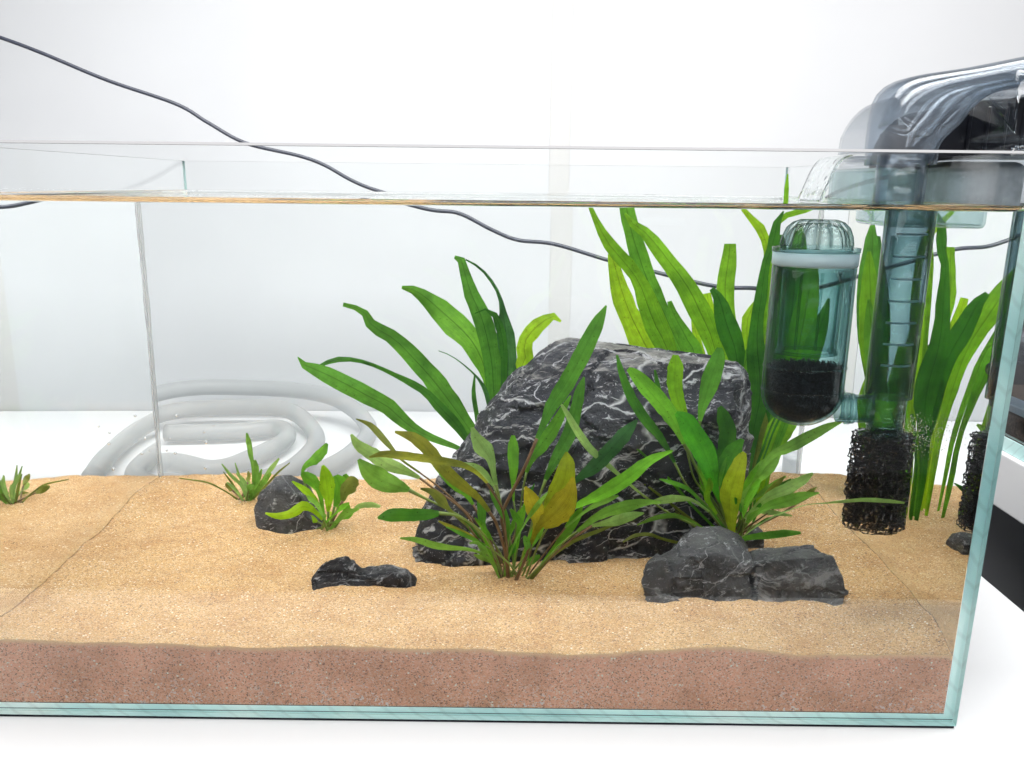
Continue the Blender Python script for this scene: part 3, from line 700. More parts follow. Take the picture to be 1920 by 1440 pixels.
# ------------------------------------------------------------------ measured outlines
LEAVES = {   # tip to foot: x,y,z,half width of every station,in tenths of a millimetre
    'left_fern': [
        ('g2',[-1001,2500,2266,16,-855,2519,2216,24,-792,2535,2104,45,-621,2561,1989,62,-489,2584,1848,75,-352,2609,1687,84,-245,2630,1542,80,-132,2653,1377,68,-18,2677,1196,47,60,2700,999,30]),
        ('g3',[-1187,2350,1807,8,-1061,2377,1856,20,-919,2405,1853,16,-747,2441,1794,16,-589,2476,1709,19,-484,2499,1651,29,-375,2524,1574,29,-266,2556,1440,38,-159,2584,1321,38,-58,2617,1165,26,39,2650,1002,17]),
        ('g2',[-1302,2200,1904,4,-1279,2214,1853,20,-1124,2260,1773,52,-952,2312,1670,69,-811,2354,1579,69,-667,2397,1487,66,-565,2433,1378,54,-458,2467,1285,38,-348,2497,1222,29,-211,2533,1158,21,-86,2565,1098,15,41,2600,1015,13]),
        ('g1',[-606,3000,2353,13,-520,2991,2337,34,-417,2979,2279,60,-288,2961,2170,86,-158,2943,2057,95,-58,2928,1959,91,16,2914,1844,78,73,2899,1702,56,117,2881,1541,39,164,2850,1234,26]),
        ('g2',[-171,2850,2609,13,-130,2848,2618,29,-84,2843,2464,42,-42,2838,2327,59,22,2832,2188,72,74,2827,2031,77,109,2821,1872,73,131,2816,1730,69,141,2811,1568,60,165,2800,1246,30]),
        ('g4',[-91,3000,2579,6,25,2991,2513,11,124,2980,2400,13,185,2972,2286,15,212,2963,2158,30,234,2953,2016,65,244,2944,1886,78,255,2934,1733,78,247,2924,1579,57,207,2900,1224,31]),
        ('g3',[-9,2750,2176,4,75,2755,2210,8,147,2760,2168,21,189,2765,2070,34,225,2777,1867,30,228,2800,1425,17]),
        ('l1',[684,3000,2089,9,618,2993,2133,30,515,2981,2072,56,430,2970,1985,65,387,2961,1898,61,398,2950,1785,65,355,2940,1689,52,229,2900,1269,26]),
        ('g4',[-286,2600,1898,3,-171,2615,1846,4,-4,2642,1702,8,80,2660,1570,19,110,2674,1449,17,145,2700,1223,13]),
        ('g3',[1,2500,1727,6,-9,2537,1562,17,11,2571,1413,19,28,2599,1289,17,61,2650,1056,13]),
    ],
    'right_fern': [
        ('l1',[1087,3250,2627,22,1135,3236,2499,57,1207,3213,2274,79,1288,3193,2087,92,1382,3173,1912,115,1467,3154,1737,97,1651,3100,1202,45]),
        ('l2',[892,3000,3001,17,960,3000,2862,29,1050,3000,2713,51,1183,3000,2568,55,1295,3000,2425,55,1358,3000,2285,77,1440,3000,2091,90,1525,3000,1940,86,1610,3000,1720,65,1737,3000,1226,35]),
        ('g1',[1207,3350,3006,56,1248,3336,2840,65,1288,3326,2712,70,1336,3315,2583,79,1385,3304,2453,79,1456,3292,2314,71,1537,3279,2170,57,1624,3264,1994,44,1746,3242,1728,36,1882,3200,1185,22]),
        ('l2',[1176,3100,2953,8,1221,3096,2887,25,1321,3090,2825,42,1431,3082,2714,59,1553,3072,2568,68,1657,3064,2442,77,1754,3055,2294,90,1821,3048,2161,94,1893,3040,2028,86,1943,3033,1890,69,1998,3022,1679,48,2075,3000,1234,26]),
        ('l2',[2061,3300,2715,43,2058,3285,2595,54,2043,3267,2461,63,2040,3250,2327,67,2071,3227,2140,57,2107,3210,2010,52,2136,3177,1746,35,2180,3100,1122,22]),
        ('g3',[1875,2950,2379,21,1940,2950,2299,46,1982,2950,2176,72,2033,2950,2043,85,2090,2950,1905,81,2134,2950,1695,51,2192,2950,1157,26]),
        ('l1',[1902,3300,2307,31,1936,3281,2132,48,1982,3257,1911,44,2059,3200,1375,27]),
        ('g1',[1544,2950,2271,17,1583,2950,2169,30,1654,2950,2053,47,1725,2950,1928,69,1783,2950,1820,64,1925,2950,1242,31]),
        ('l1',[2301,3250,2270,6,2253,3232,2165,35,2230,3217,2073,48,2239,3200,1964,39,2236,3181,1837,39,2248,3100,1308,22]),
        ('g3',[2363,2850,2989,6,2325,2848,2916,28,2310,2845,2799,41,2294,2842,2697,37,2269,2841,2648,29,2252,2837,2499,37,2244,2833,2325,50,2232,2829,2148,54,2239,2823,1935,71,2275,2818,1720,93,2290,2813,1503,85,2263,2808,1282,51,2243,2800,923,26]),
        ('l1',[2122,3200,2999,17,2194,3190,2921,25,2270,3179,2842,38,2317,3170,2755,34,2342,3157,2629,30,2353,3124,2288,30,2327,3075,1767,26,2281,3000,964,22]),
        ('l2',[2621,3000,1375,43,2556,2974,1297,86,2492,2944,1203,104,2429,2898,1039,73,2365,2850,867,35]),
        ('g3',[2425,2700,1441,13,2379,2728,1302,11,2338,2764,1115,11,2299,2800,924,11]),
        ('g3',[2529,2900,1425,11,2451,2885,1269,9,2397,2868,1091,9,2342,2850,889,11]),
        ('g1',[2254,3000,1953,21,2192,2990,1778,51,2168,2980,1601,56,2172,2969,1379,43,2210,2950,1020,22]),
        ('l1',[1810,3350,2076,18,1863,3324,1854,45,1917,3297,1630,49,2001,3250,1223,27]),
        ('g1',[2295,3450,1774,18,2312,3403,1527,77,2331,3344,1211,95,2330,3293,938,82,2327,3250,710,50]),
        ('l2',[2482,3600,1637,18,2502,3529,1414,82,2484,3444,1145,100,2448,3372,922,82,2411,3300,699,46]),
        ('g1',[2561,3350,1635,18,2567,3301,1413,76,2538,3242,1145,89,2480,3191,921,72,2430,3150,741,40]),
        ('l2',[2239,3650,1860,18,2247,3583,1540,83,2275,3506,1174,97,2300,3448,898,78,2323,3400,669,46]),
        ('o2',[2342,3150,1483,18,2373,3135,1257,75,2368,3121,1029,80,2343,3109,844,67,2333,3100,705,40]),
        ('l2',[2086,3700,2224,18,2126,3640,1859,78,2185,3579,1492,97,2253,3518,1122,83,2322,3450,704,42]),
        ('g2',[2645,3450,2876,21,2636,3403,2618,86,2621,3339,2271,117,2591,3276,1921,109,2548,3212,1568,57,2459,3100,943,27]),
        ('l2',[2728,3200,2675,13,2702,3170,2420,68,2669,3136,2119,98,2621,3096,1770,95,2547,3050,1371,43,2460,3000,922,22]),
        ('g1',[2785,2900,2319,10,2743,2900,2106,58,2684,2900,1846,80,2605,2900,1538,47,2520,2900,1268,34,2426,2900,901,17]),
        ('g3',[2538,3600,2781,18,2537,3524,2430,93,2518,3448,2077,111,2485,3362,1677,98,2438,3200,917,27]),
        ('l2',[2661,3000,3281,5,2663,3000,3209,14,2662,3000,3128,21,2665,3000,3037,23,2372,3000,2929,23,2356,2993,2805,25,2327,2983,2640,25,2304,2965,2304,25,2274,2900,1080,17]),
    ],
    'centre_crypt': [
        ('o1',[-441,850,1643,7,-334,882,1602,29,-246,914,1524,41,-171,949,1408,43,-81,985,1301,38,11,1016,1220,28,91,1045,1138,19,151,1072,1044,14,197,1094,962,13,245,1134,796,13,271,1165,657,15,284,1200,498,17]),
        ('o1',[-594,750,1498,5,-504,780,1512,23,-374,823,1485,34,-243,865,1458,32,-120,905,1431,29,-19,937,1402,22,69,968,1344,16,138,998,1264,10,197,1031,1159,9,244,1062,1049,9,263,1108,871,9,279,1161,659,11,287,1200,498,13]),
        ('p1',[-713,1100,1394,11,-643,1113,1298,64,-551,1126,1236,64,-457,1138,1196,46,-387,1146,1168,18,-271,1161,1100,11,-176,1174,1048,9,-58,1189,979,9,39,1202,899,9,134,1219,766,9,197,1236,615,9,235,1250,479,11]),
        ('p2',[-787,1300,1519,7,-736,1299,1437,36,-640,1297,1378,43,-544,1296,1315,43,-461,1294,1278,36,-400,1293,1252,24,-328,1292,1215,11,-234,1291,1139,9,-110,1289,1053,9,-15,1287,965,9,58,1285,849,9,159,1283,678,9,223,1280,488,9]),
        ('o2',[-766,1400,1605,4,-672,1392,1566,18,-601,1384,1493,22,-529,1375,1409,16,-457,1366,1324,9,-333,1355,1236,7,-186,1340,1126,7,-65,1327,1014,7,57,1314,891,7,184,1299,740,7,246,1280,488,9]),
        ('g3',[-558,800,1077,7,-476,834,1085,41,-364,879,1073,45,-253,923,1067,35,-175,953,1066,16,-72,994,1040,11,21,1033,980,9,116,1080,878,9,187,1133,730,9,246,1200,518,9]),
        ('p1',[-422,850,922,5,-323,899,896,17,-212,955,840,25,-110,1005,805,18,-5,1054,782,11,90,1099,740,9,162,1141,664,9,224,1200,518,9]),
        ('p2',[32,1200,1597,11,61,1204,1519,39,110,1208,1445,61,150,1211,1381,36,168,1215,1305,22,194,1220,1191,13,220,1225,1087,9,242,1230,958,9,262,1239,761,9,280,1250,488,11]),
        ('g1',[305,1150,1557,11,306,1157,1481,35,307,1167,1383,36,308,1176,1291,27,309,1184,1202,13,314,1195,1085,7,330,1208,955,7,325,1225,766,7,317,1250,488,9]),
        ('g2',[880,1050,2436,5,828,1060,2320,40,766,1072,2181,51,694,1086,2018,56,616,1098,1874,52,549,1108,1765,40,507,1116,1654,23,463,1125,1543,14,396,1139,1365,14,327,1150,1212,14,257,1162,1056,14,232,1169,958,13,262,1179,820,13,291,1200,498,15]),
        ('g1',[686,1300,1804,5,635,1298,1701,25,584,1296,1589,41,504,1294,1466,41,434,1292,1363,23,399,1291,1261,11,375,1289,1135,7,359,1287,981,7,336,1284,747,7,317,1280,477,9]),
        ('g2',[778,1400,1914,5,751,1393,1820,31,729,1385,1695,40,697,1374,1547,47,637,1365,1424,42,581,1357,1311,29,532,1349,1197,15,494,1341,1083,9,452,1330,930,7,400,1315,697,7,347,1300,470,9]),
        ('g4',[1137,1300,1641,7,1062,1300,1547,43,960,1300,1418,54,855,1300,1303,47,774,1300,1241,24,721,1300,1183,11,614,1300,1058,7,490,1300,861,7,384,1300,482,9]),
        ('o3',[652,1000,1485,7,659,1012,1402,52,642,1031,1275,70,596,1050,1158,71,552,1064,1079,43,502,1084,951,18,450,1100,849,11,398,1124,685,11,339,1150,510,11]),
        ('o4',[695,880,1347,10,673,918,1220,52,618,955,1113,80,541,993,1010,63,482,1018,952,25,432,1057,825,13,381,1107,652,13,328,1150,502,15]),
        ('o4',[389,950,1258,7,425,975,1170,49,455,1003,1070,60,475,1025,988,32,449,1057,863,13,398,1102,693,11,335,1150,510,13]),
        ('g1',[1326,900,1530,7,1202,934,1456,38,1080,971,1339,52,956,1007,1235,52,839,1038,1154,40,739,1063,1096,23,670,1080,1052,12,591,1102,984,9,505,1136,838,9,401,1200,516,9]),
        ('p1',[1270,900,1176,7,1193,921,1168,24,1094,949,1140,38,1004,975,1105,42,893,1007,1045,35,802,1037,970,21,744,1056,917,12,665,1083,839,9,579,1115,730,9,455,1161,575,9,401,1180,507,9]),
        ('p2',[1157,850,1116,5,1082,881,1087,28,978,926,1034,33,891,961,999,18,833,984,980,11,716,1039,873,7,596,1100,735,7,456,1180,528,7]),
        ('o2',[988,950,1001,5,871,993,940,12,734,1043,860,12,607,1094,749,11,491,1149,599,9,427,1180,508,9]),
        ('g1',[784,1250,1037,7,743,1245,949,36,672,1239,833,31,601,1233,740,15,511,1226,611,9,439,1220,501,9]),
        ('g1',[-241,1400,1278,11,-152,1388,1205,41,-78,1378,1143,48,-19,1369,1080,24,33,1359,1006,11,101,1345,882,9,176,1324,692,9,246,1300,469,9]),
        ('o2',[-299,1000,1221,5,-224,1020,1194,23,-156,1042,1125,28,-111,1060,1056,12,18,1103,919,9,143,1155,710,9,235,1200,514,9]),
        ('p2',[-35,1250,1331,11,59,1252,1294,32,131,1254,1230,24,175,1256,1173,9,231,1259,1027,7,269,1264,792,7,291,1270,488,9]),
        ('g2',[72,1300,1051,11,95,1297,975,29,102,1294,878,22,159,1288,704,9,235,1280,488,9]),
        ('g1',[293,1120,1050,7,330,1131,991,22,359,1140,930,14,343,1167,747,7,309,1200,515,9]),
        ('g1',[393,1180,1072,9,370,1187,973,25,349,1196,854,15,330,1210,654,9,317,1220,507,9]),
        ('g1',[107,1120,953,7,118,1134,872,22,143,1153,769,13,180,1175,645,7,228,1200,506,7]),
        ('p1',[20,1050,822,5,66,1067,824,14,119,1092,770,9,181,1131,660,7,228,1180,505,7]),
        ('g1',[448,1050,942,5,428,1076,857,16,401,1109,749,11,367,1149,617,7,331,1180,514,7]),
        ('p1',[1023,1200,1132,7,953,1204,1099,22,875,1209,1058,23,794,1215,1001,13,670,1224,888,7,528,1238,686,7,402,1250,489,7]),
        ('g1',[49,1283,935,4,73,1282,903,13,104,1281,862,18,137,1279,817,16,169,1278,771,6,222,1275,683,7,268,1272,590,8,308,1269,473,9]),
        ('g2',[257,1206,1027,4,264,1208,990,11,272,1211,942,16,281,1214,889,13,290,1217,835,5,304,1223,732,7,316,1229,623,8,326,1237,485,9]),
        ('g3',[-50,1386,887,4,-13,1369,861,18,32,1347,828,26,81,1323,791,22,125,1300,753,9,197,1260,681,7,253,1222,604,8,295,1179,506,9]),
        ('g2',[503,1351,640,4,486,1344,629,17,465,1335,615,25,442,1324,598,21,422,1315,582,9,388,1298,551,7,362,1283,517,8,344,1265,475,9]),
        ('o2',[550,1447,1075,4,531,1427,1035,13,506,1402,984,19,480,1373,927,16,455,1345,870,7,412,1293,763,7,374,1238,650,8,340,1172,510,9]),
        ('p1',[65,1173,796,4,85,1180,774,19,110,1188,745,27,137,1198,714,23,162,1207,682,9,206,1224,621,7,245,1241,556,8,280,1260,476,9]),
        ('g1',[355,1434,947,4,341,1422,913,13,324,1408,870,19,305,1392,822,16,289,1376,775,7,266,1347,684,7,251,1316,588,8,247,1279,468,9]),
        ('g2',[389,982,906,4,396,1000,877,17,404,1023,841,25,411,1049,800,21,416,1073,759,9,415,1120,680,7,399,1171,595,8,367,1239,485,9]),
        ('g3',[460,1514,1121,4,440,1489,1078,12,415,1458,1022,17,389,1423,960,15,363,1388,898,6,317,1323,781,7,273,1254,660,8,230,1171,509,9]),
        ('g1',[514,947,977,4,502,965,945,10,485,989,903,15,466,1015,855,12,445,1042,808,5,397,1097,715,7,336,1157,614,8,257,1234,485,9]),
        ('g2',[-137,1062,936,4,-81,1072,906,12,-11,1085,868,17,62,1098,826,15,130,1111,783,6,234,1131,702,7,309,1148,618,8,353,1164,513,9]),
        ('p1',[41,1286,660,4,76,1276,650,15,121,1262,638,21,168,1248,624,18,210,1235,610,7,278,1213,581,7,329,1195,550,8,364,1179,507,9]),
        ('o1',[-193,1146,951,4,-133,1157,917,12,-58,1172,875,17,22,1187,827,15,95,1201,779,6,213,1224,689,7,303,1245,594,8,366,1264,475,9]),
        ('g2',[153,1083,1191,4,177,1095,1144,15,208,1109,1082,22,238,1126,1013,19,262,1141,943,8,284,1169,810,7,274,1198,667,8,226,1236,484,9]),
        ('p1',[537,927,1231,3,507,949,1181,13,469,977,1117,18,429,1008,1044,16,392,1038,972,7,331,1092,832,7,284,1146,683,8,252,1210,494,9]),
        ('g3',[328,1119,808,4,319,1126,787,15,308,1134,759,22,298,1142,728,18,290,1150,697,8,284,1166,638,7,291,1182,576,8,312,1202,498,9]),
    ],
    'right_crypt': [
        ('g1',[1072,1400,1974,14,1125,1414,1932,39,1216,1442,1828,58,1308,1470,1724,60,1385,1494,1633,55,1449,1518,1530,35,1503,1541,1422,20,1588,1576,1263,13,1698,1620,1051,11,1836,1665,851,11,1927,1700,678,13]),
        ('g3',[1003,1500,2051,7,1039,1519,1923,22,1114,1545,1755,33,1212,1569,1603,37,1306,1590,1480,33,1388,1608,1372,19,1453,1625,1263,11,1553,1651,1087,9,1716,1681,924,10,1904,1720,679,12]),
        ('l2',[1406,1550,2050,18,1410,1563,1958,49,1418,1580,1843,53,1450,1598,1719,46,1486,1611,1629,31,1512,1630,1490,11,1548,1654,1317,9,1612,1681,1124,9,1750,1710,949,10,1909,1750,681,12]),
        ('g2',[1654,1300,2142,17,1650,1324,2060,49,1624,1364,1926,58,1606,1399,1806,48,1589,1429,1699,29,1584,1455,1607,13,1595,1501,1433,9,1645,1553,1239,9,1755,1612,1026,9,1914,1700,698,12]),
        ('g5',[1386,1250,1704,14,1467,1290,1638,59,1551,1346,1511,75,1626,1400,1382,76,1689,1458,1233,55,1729,1501,1117,28,1810,1561,963,13,1904,1650,714,13]),
        ('g3',[1740,1600,1682,15,1777,1613,1603,50,1817,1630,1496,61,1821,1648,1371,64,1811,1667,1244,49,1833,1690,1086,23,1891,1720,876,13,1938,1750,661,14]),
        ('g3',[1882,1450,1485,15,1837,1484,1396,55,1801,1533,1247,74,1773,1576,1113,49,1795,1613,987,19,1899,1700,698,13]),
        ('o3',[1860,1250,1439,11,1844,1288,1369,39,1829,1373,1201,69,1822,1442,1061,70,1839,1493,952,45,1894,1600,718,17]),
        ('p1',[2498,1300,1655,7,2416,1339,1604,28,2300,1397,1514,38,2195,1449,1427,40,2110,1487,1370,29,2045,1534,1252,17,1995,1591,1082,11,1970,1700,720,12]),
        ('p1',[2157,1500,1368,11,2099,1539,1283,55,2032,1586,1175,60,1990,1630,1054,41,1965,1671,933,17,1956,1750,683,14]),
        ('p2',[2367,1400,1264,7,2301,1443,1193,40,2217,1493,1114,50,2132,1540,1052,37,2061,1582,978,22,1981,1642,849,11,1957,1700,687,12]),
        ('p1',[2366,1200,1178,5,2280,1278,1131,30,2190,1361,1062,42,2111,1430,1009,39,2056,1481,961,22,1978,1570,839,11,1947,1650,695,11]),
        ('p2',[2252,1400,950,5,2168,1465,944,20,2096,1519,934,26,2018,1577,930,11,1976,1700,700,10]),
        ('g2',[2281,1250,873,9,2198,1320,845,24,2084,1416,791,31,1973,1507,742,19,1928,1550,695,11]),
        ('p2',[2649,400,1344,6,2537,420,1349,14,2419,450,1346,14,2325,480,1325,11,2237,600,1275,8,2166,850,1182,8,2062,1300,949,7,1966,1650,695,10]),
        ('p2',[1224,1150,1097,7,1349,1231,1098,29,1456,1299,1088,24,1555,1360,1060,11,1687,1451,953,9,1860,1600,717,10]),
        ('g2',[1308,1300,1227,5,1415,1355,1183,18,1530,1414,1122,15,1631,1477,1015,9,1791,1578,836,9,1897,1650,693,10]),
        ('o2',[1103,1550,681,6,1187,1570,725,11,1296,1592,728,13,1404,1614,686,10,1585,1650,637,10]),
        ('l2',[1662,1400,1214,9,1684,1438,1134,29,1675,1481,1043,22,1763,1553,904,9,1888,1650,714,10]),
        ('g3',[1284,1650,1927,6,1308,1658,1827,17,1341,1668,1711,19,1396,1680,1555,15,1563,1710,1195,10,1866,1750,743,10]),
        ('g3',[1692,1650,1411,22,1733,1667,1289,53,1762,1690,1125,42,1815,1713,958,15,1909,1750,681,12]),
        ('p2',[610,1150,1785,5,666,1184,1696,18,723,1222,1590,25,812,1271,1457,27,916,1316,1353,20,1046,1371,1226,13,1194,1431,1087,9,1397,1506,931,9,1602,1575,813,9,1833,1650,684,12]),
        ('g2',[1181,1600,1367,7,1302,1622,1253,11,1445,1649,1109,11,1613,1682,922,10,1824,1720,710,10]),
        ('o2',[946,1650,1240,6,1123,1670,1138,10,1343,1696,973,10,1587,1724,806,10,1832,1750,667,10]),
        ('o2',[1029,1650,1041,6,1224,1673,998,10,1425,1698,893,10,1628,1724,766,10,1833,1750,651,10]),
        ('o2',[1233,1620,1113,6,1394,1648,988,10,1579,1681,840,10,1808,1720,660,10]),
        ('g1',[1997,1350,1223,11,1974,1422,1106,33,1952,1493,986,22,1937,1562,865,11,1927,1650,702,11]),
        ('g1',[1609,1550,1278,9,1652,1585,1151,26,1692,1620,1023,17,1787,1670,848,10,1896,1720,679,10]),
        ('p1',[1182,1400,860,6,1317,1455,897,17,1455,1507,899,19,1599,1562,837,9,1813,1650,683,10]),
        ('o2',[2277,1393,1123,4,2251,1412,1094,12,2219,1437,1056,17,2182,1465,1013,14,2145,1493,970,6,2073,1545,887,7,1996,1601,799,9,1910,1664,689,10]),
        ('p1',[2052,1886,1053,4,2027,1867,1028,16,1996,1843,996,23,1964,1817,960,19,1936,1792,923,8,1893,1748,855,8,1866,1704,782,9,1855,1652,692,10]),
        ('g3',[2065,1566,991,4,2063,1571,971,18,2059,1578,945,25,2054,1586,916,22,2048,1594,887,9,2034,1609,831,8,2014,1626,772,9,1987,1647,697,10]),
        ('g1',[2155,1740,988,4,2141,1740,965,11,2123,1739,937,16,2102,1739,905,14,2080,1738,873,6,2034,1737,812,8,1980,1736,747,9,1915,1734,666,10]),
        ('o2',[2058,1770,1033,4,2043,1767,1008,18,2024,1762,975,26,2006,1758,939,22,1992,1753,903,9,1977,1745,834,8,1979,1737,761,9,2003,1726,671,10]),
        ('g3',[1807,1490,1136,4,1808,1501,1106,10,1809,1516,1067,15,1811,1532,1023,13,1816,1548,979,5,1833,1578,895,8,1864,1611,806,9,1914,1653,693,10]),
        ('p1',[2261,1691,1163,4,2219,1694,1128,18,2165,1697,1084,25,2109,1701,1034,22,2058,1705,985,9,1979,1711,891,8,1925,1716,793,9,1898,1722,670,10]),
        ('g2',[1786,1474,1347,4,1778,1484,1303,12,1769,1497,1247,17,1763,1512,1183,15,1762,1526,1120,6,1779,1552,998,7,1827,1582,868,9,1914,1621,704,10]),
        ('o2',[2434,1513,1136,4,2412,1524,1106,19,2383,1537,1067,28,2348,1553,1023,24,2307,1570,979,10,2211,1607,892,8,2082,1651,796,9,1910,1709,674,10]),
        ('g3',[2353,1897,1089,4,2309,1883,1060,15,2254,1864,1022,22,2194,1844,980,18,2138,1825,938,8,2043,1791,859,8,1961,1759,775,9,1888,1723,669,10]),
        ('g3',[2255,1934,778,4,2229,1921,770,12,2196,1904,759,18,2159,1885,747,15,2120,1865,736,6,2041,1826,715,8,1951,1781,693,9,1846,1728,667,10]),
        ('p1',[2286,1523,1095,4,2248,1533,1068,9,2200,1544,1032,13,2149,1557,992,11,2103,1568,952,5,2030,1588,877,8,1976,1605,800,9,1944,1622,704,10]),
        ('g3',[1916,1666,1001,4,1904,1670,978,19,1889,1675,948,27,1874,1680,915,23,1862,1685,882,10,1847,1694,819,8,1844,1703,754,9,1857,1714,671,10]),
        ('p1',[1818,1933,977,4,1823,1919,955,15,1831,1901,926,22,1840,1881,895,19,1851,1861,864,8,1880,1821,806,8,1921,1775,746,9,1977,1717,673,10]),
        ('p1',[2049,1529,947,4,2036,1544,927,16,2020,1563,902,23,2004,1583,875,19,1990,1602,847,8,1972,1633,797,8,1968,1661,745,9,1979,1694,681,10]),
        ('g3',[1850,1408,1074,4,1864,1424,1049,12,1883,1445,1016,18,1902,1468,979,15,1918,1490,943,6,1941,1531,873,7,1954,1573,798,8,1957,1626,703,10]),
        ('g3',[1861,1569,1018,4,1864,1575,996,17,1869,1584,967,24,1874,1593,934,20,1879,1602,901,8,1890,1620,839,8,1901,1639,773,9,1914,1662,690,10]),
        ('g1',[2008,1457,1302,4,1990,1469,1261,13,1966,1485,1208,18,1942,1503,1149,16,1920,1520,1089,6,1885,1551,976,7,1861,1583,855,9,1851,1620,702,10]),
        ('o2',[2235,1850,1259,4,2202,1836,1219,15,2159,1818,1167,22,2112,1799,1110,19,2067,1780,1053,8,1986,1744,944,8,1910,1708,830,9,1835,1666,687,10]),
        ('o2',[2218,1569,1192,4,2194,1581,1156,14,2162,1597,1110,20,2127,1614,1058,17,2093,1631,1006,7,2030,1663,906,8,1968,1696,799,9,1905,1734,666,10]),
    ],
    'small_crypt': [
        ('g1',[-1163,2500,1165,10,-1206,2490,1102,38,-1273,2478,1035,36,-1344,2466,977,17,-1366,2457,913,8,-1306,2435,751,8,-1203,2400,495,8]),
        ('l1',[-1153,2220,1059,8,-1138,2237,969,45,-1132,2253,878,57,-1122,2270,786,35,-1138,2292,662,12,-1148,2320,503,13]),
        ('g1',[-1354,2400,946,17,-1304,2394,908,54,-1251,2386,854,50,-1211,2376,768,21,-1174,2350,502,10]),
        ('g1',[-1092,2400,929,21,-1072,2395,882,58,-1065,2389,809,46,-1101,2377,680,13,-1146,2360,490,11]),
        ('o2',[-895,2300,900,21,-946,2302,891,62,-997,2305,833,50,-1026,2309,744,15,-1102,2316,588,8,-1148,2320,503,8]),
        ('l1',[-1535,1900,769,6,-1458,1958,730,20,-1364,2026,730,32,-1293,2084,768,40,-1224,2137,722,20,-1165,2199,625,10,-1144,2250,525,10]),
        ('p2',[-723,2250,719,8,-807,2259,729,21,-892,2268,713,21,-948,2275,667,8,-1056,2289,597,6,-1132,2300,509,8]),
        ('p1',[-879,2150,727,8,-977,2194,679,29,-1060,2237,604,17,-1128,2280,511,10]),
        ('l1',[-1379,2150,949,8,-1306,2177,882,32,-1241,2204,805,29,-1189,2234,701,12,-1153,2280,516,10]),
        ('p1',[-1251,2050,863,8,-1210,2100,797,28,-1175,2157,712,16,-1149,2260,531,10]),
        ('g1',[-1037,2500,911,17,-1016,2486,848,46,-1037,2467,765,34,-1091,2437,640,11,-1149,2400,477,11]),
        ('p1',[-1145,2155,688,4,-1147,2163,676,13,-1151,2174,661,18,-1155,2186,644,15,-1159,2198,627,6,-1167,2221,595,8,-1177,2245,560,9,-1190,2276,517,10]),
        ('l1',[-1314,2298,614,4,-1295,2296,607,21,-1272,2293,599,31,-1247,2290,589,26,-1224,2287,580,11,-1186,2282,562,8,-1158,2278,542,9,-1137,2275,517,10]),
        ('g1',[-965,2211,751,4,-972,2219,734,20,-982,2228,712,29,-994,2239,687,25,-1006,2250,662,10,-1032,2271,615,8,-1064,2295,565,9,-1103,2324,502,10]),
        ('g1',[-937,2075,801,4,-959,2091,781,15,-987,2111,755,22,-1017,2133,727,19,-1047,2154,698,8,-1099,2192,644,8,-1148,2230,588,9,-1196,2272,518,10]),
        ('l1',[-1048,2424,586,4,-1056,2418,580,11,-1067,2411,571,15,-1077,2404,562,13,-1086,2397,553,5,-1097,2385,534,8,-1103,2374,515,9,-1100,2360,490,11]),
        ('g1',[-948,2337,640,4,-966,2334,631,20,-991,2330,619,28,-1018,2325,606,24,-1046,2321,594,10,-1102,2311,570,8,-1163,2301,544,9,-1235,2289,513,10]),
        ('l1',[-1168,2517,596,4,-1163,2501,590,17,-1156,2480,583,24,-1149,2458,574,21,-1144,2435,565,8,-1138,2393,549,8,-1137,2348,532,9,-1141,2289,513,10]),
        ('p1',[-1277,2380,628,4,-1266,2379,618,18,-1251,2379,605,25,-1235,2378,591,21,-1219,2377,577,9,-1187,2376,550,8,-1155,2374,521,9,-1118,2373,486,11]),
    ],
    'grass': [
        ('p1',[-1913,3000,1137,7,-1908,3017,1051,26,-1904,3035,954,24,-1893,3056,841,13,-1908,3086,683,9,-1961,3120,498,9]),
        ('p1',[-1871,3050,890,11,-1866,3065,806,24,-1890,3087,683,13,-1961,3120,498,9]),
        ('p2',[-1656,3000,916,7,-1723,3027,830,20,-1812,3062,713,13,-1938,3120,508,9]),
        ('o2',[-1579,3050,865,4,-1690,3070,771,9,-1824,3098,623,9,-1938,3120,508,9]),
        ('p2',[-2133,3000,871,4,-2071,3040,753,15,-1997,3078,648,16,-1970,3120,498,9]),
        ('o2',[-2491,3000,749,4,-2280,3050,696,7,-2176,3078,631,7,-2108,3097,578,7,-2028,3120,503,9]),
        ('p2',[-2002,2950,805,7,-1961,3011,695,22,-1956,3100,504,11]),
        ('p1',[-1721,2950,804,11,-1798,2999,707,27,-1882,3054,598,13,-1956,3100,504,11]),
        ('o2',[-2124,3000,802,4,-2067,3043,682,11,-2000,3100,514,9]),
        ('p2',[-2072,2900,736,7,-2029,2975,654,15,-1991,3080,515,9]),
        ('p1',[-1829,3100,797,7,-1863,3109,700,18,-1917,3122,578,11,-1959,3130,495,9]),
        ('p2',[-2049,3100,854,4,-2023,3110,734,13,-1987,3121,603,11,-1977,3130,495,9]),
        ('o2',[-2016,3390,703,5,-2012,3371,688,16,-2006,3347,670,23,-2002,3320,649,19,-1999,3293,628,8,-2002,3240,590,9,-2016,3179,551,10,-2040,3100,505,11]),
        ('p2',[-2013,3348,639,5,-2012,3329,630,23,-2011,3303,619,33,-2009,3275,606,28,-2006,3248,593,11,-1994,3196,568,9,-1974,3140,543,10,-1943,3068,513,11]),
        ('o2',[-2201,3325,607,5,-2184,3306,601,23,-2162,3282,592,33,-2138,3255,583,28,-2115,3229,573,11,-2070,3179,556,9,-2025,3127,538,10,-1975,3066,514,11]),
        ('o2',[-1996,3382,532,5,-1985,3358,531,18,-1972,3329,529,26,-1958,3296,527,22,-1945,3265,525,9,-1926,3210,520,9,-1911,3154,515,10,-1898,3086,508,11]),
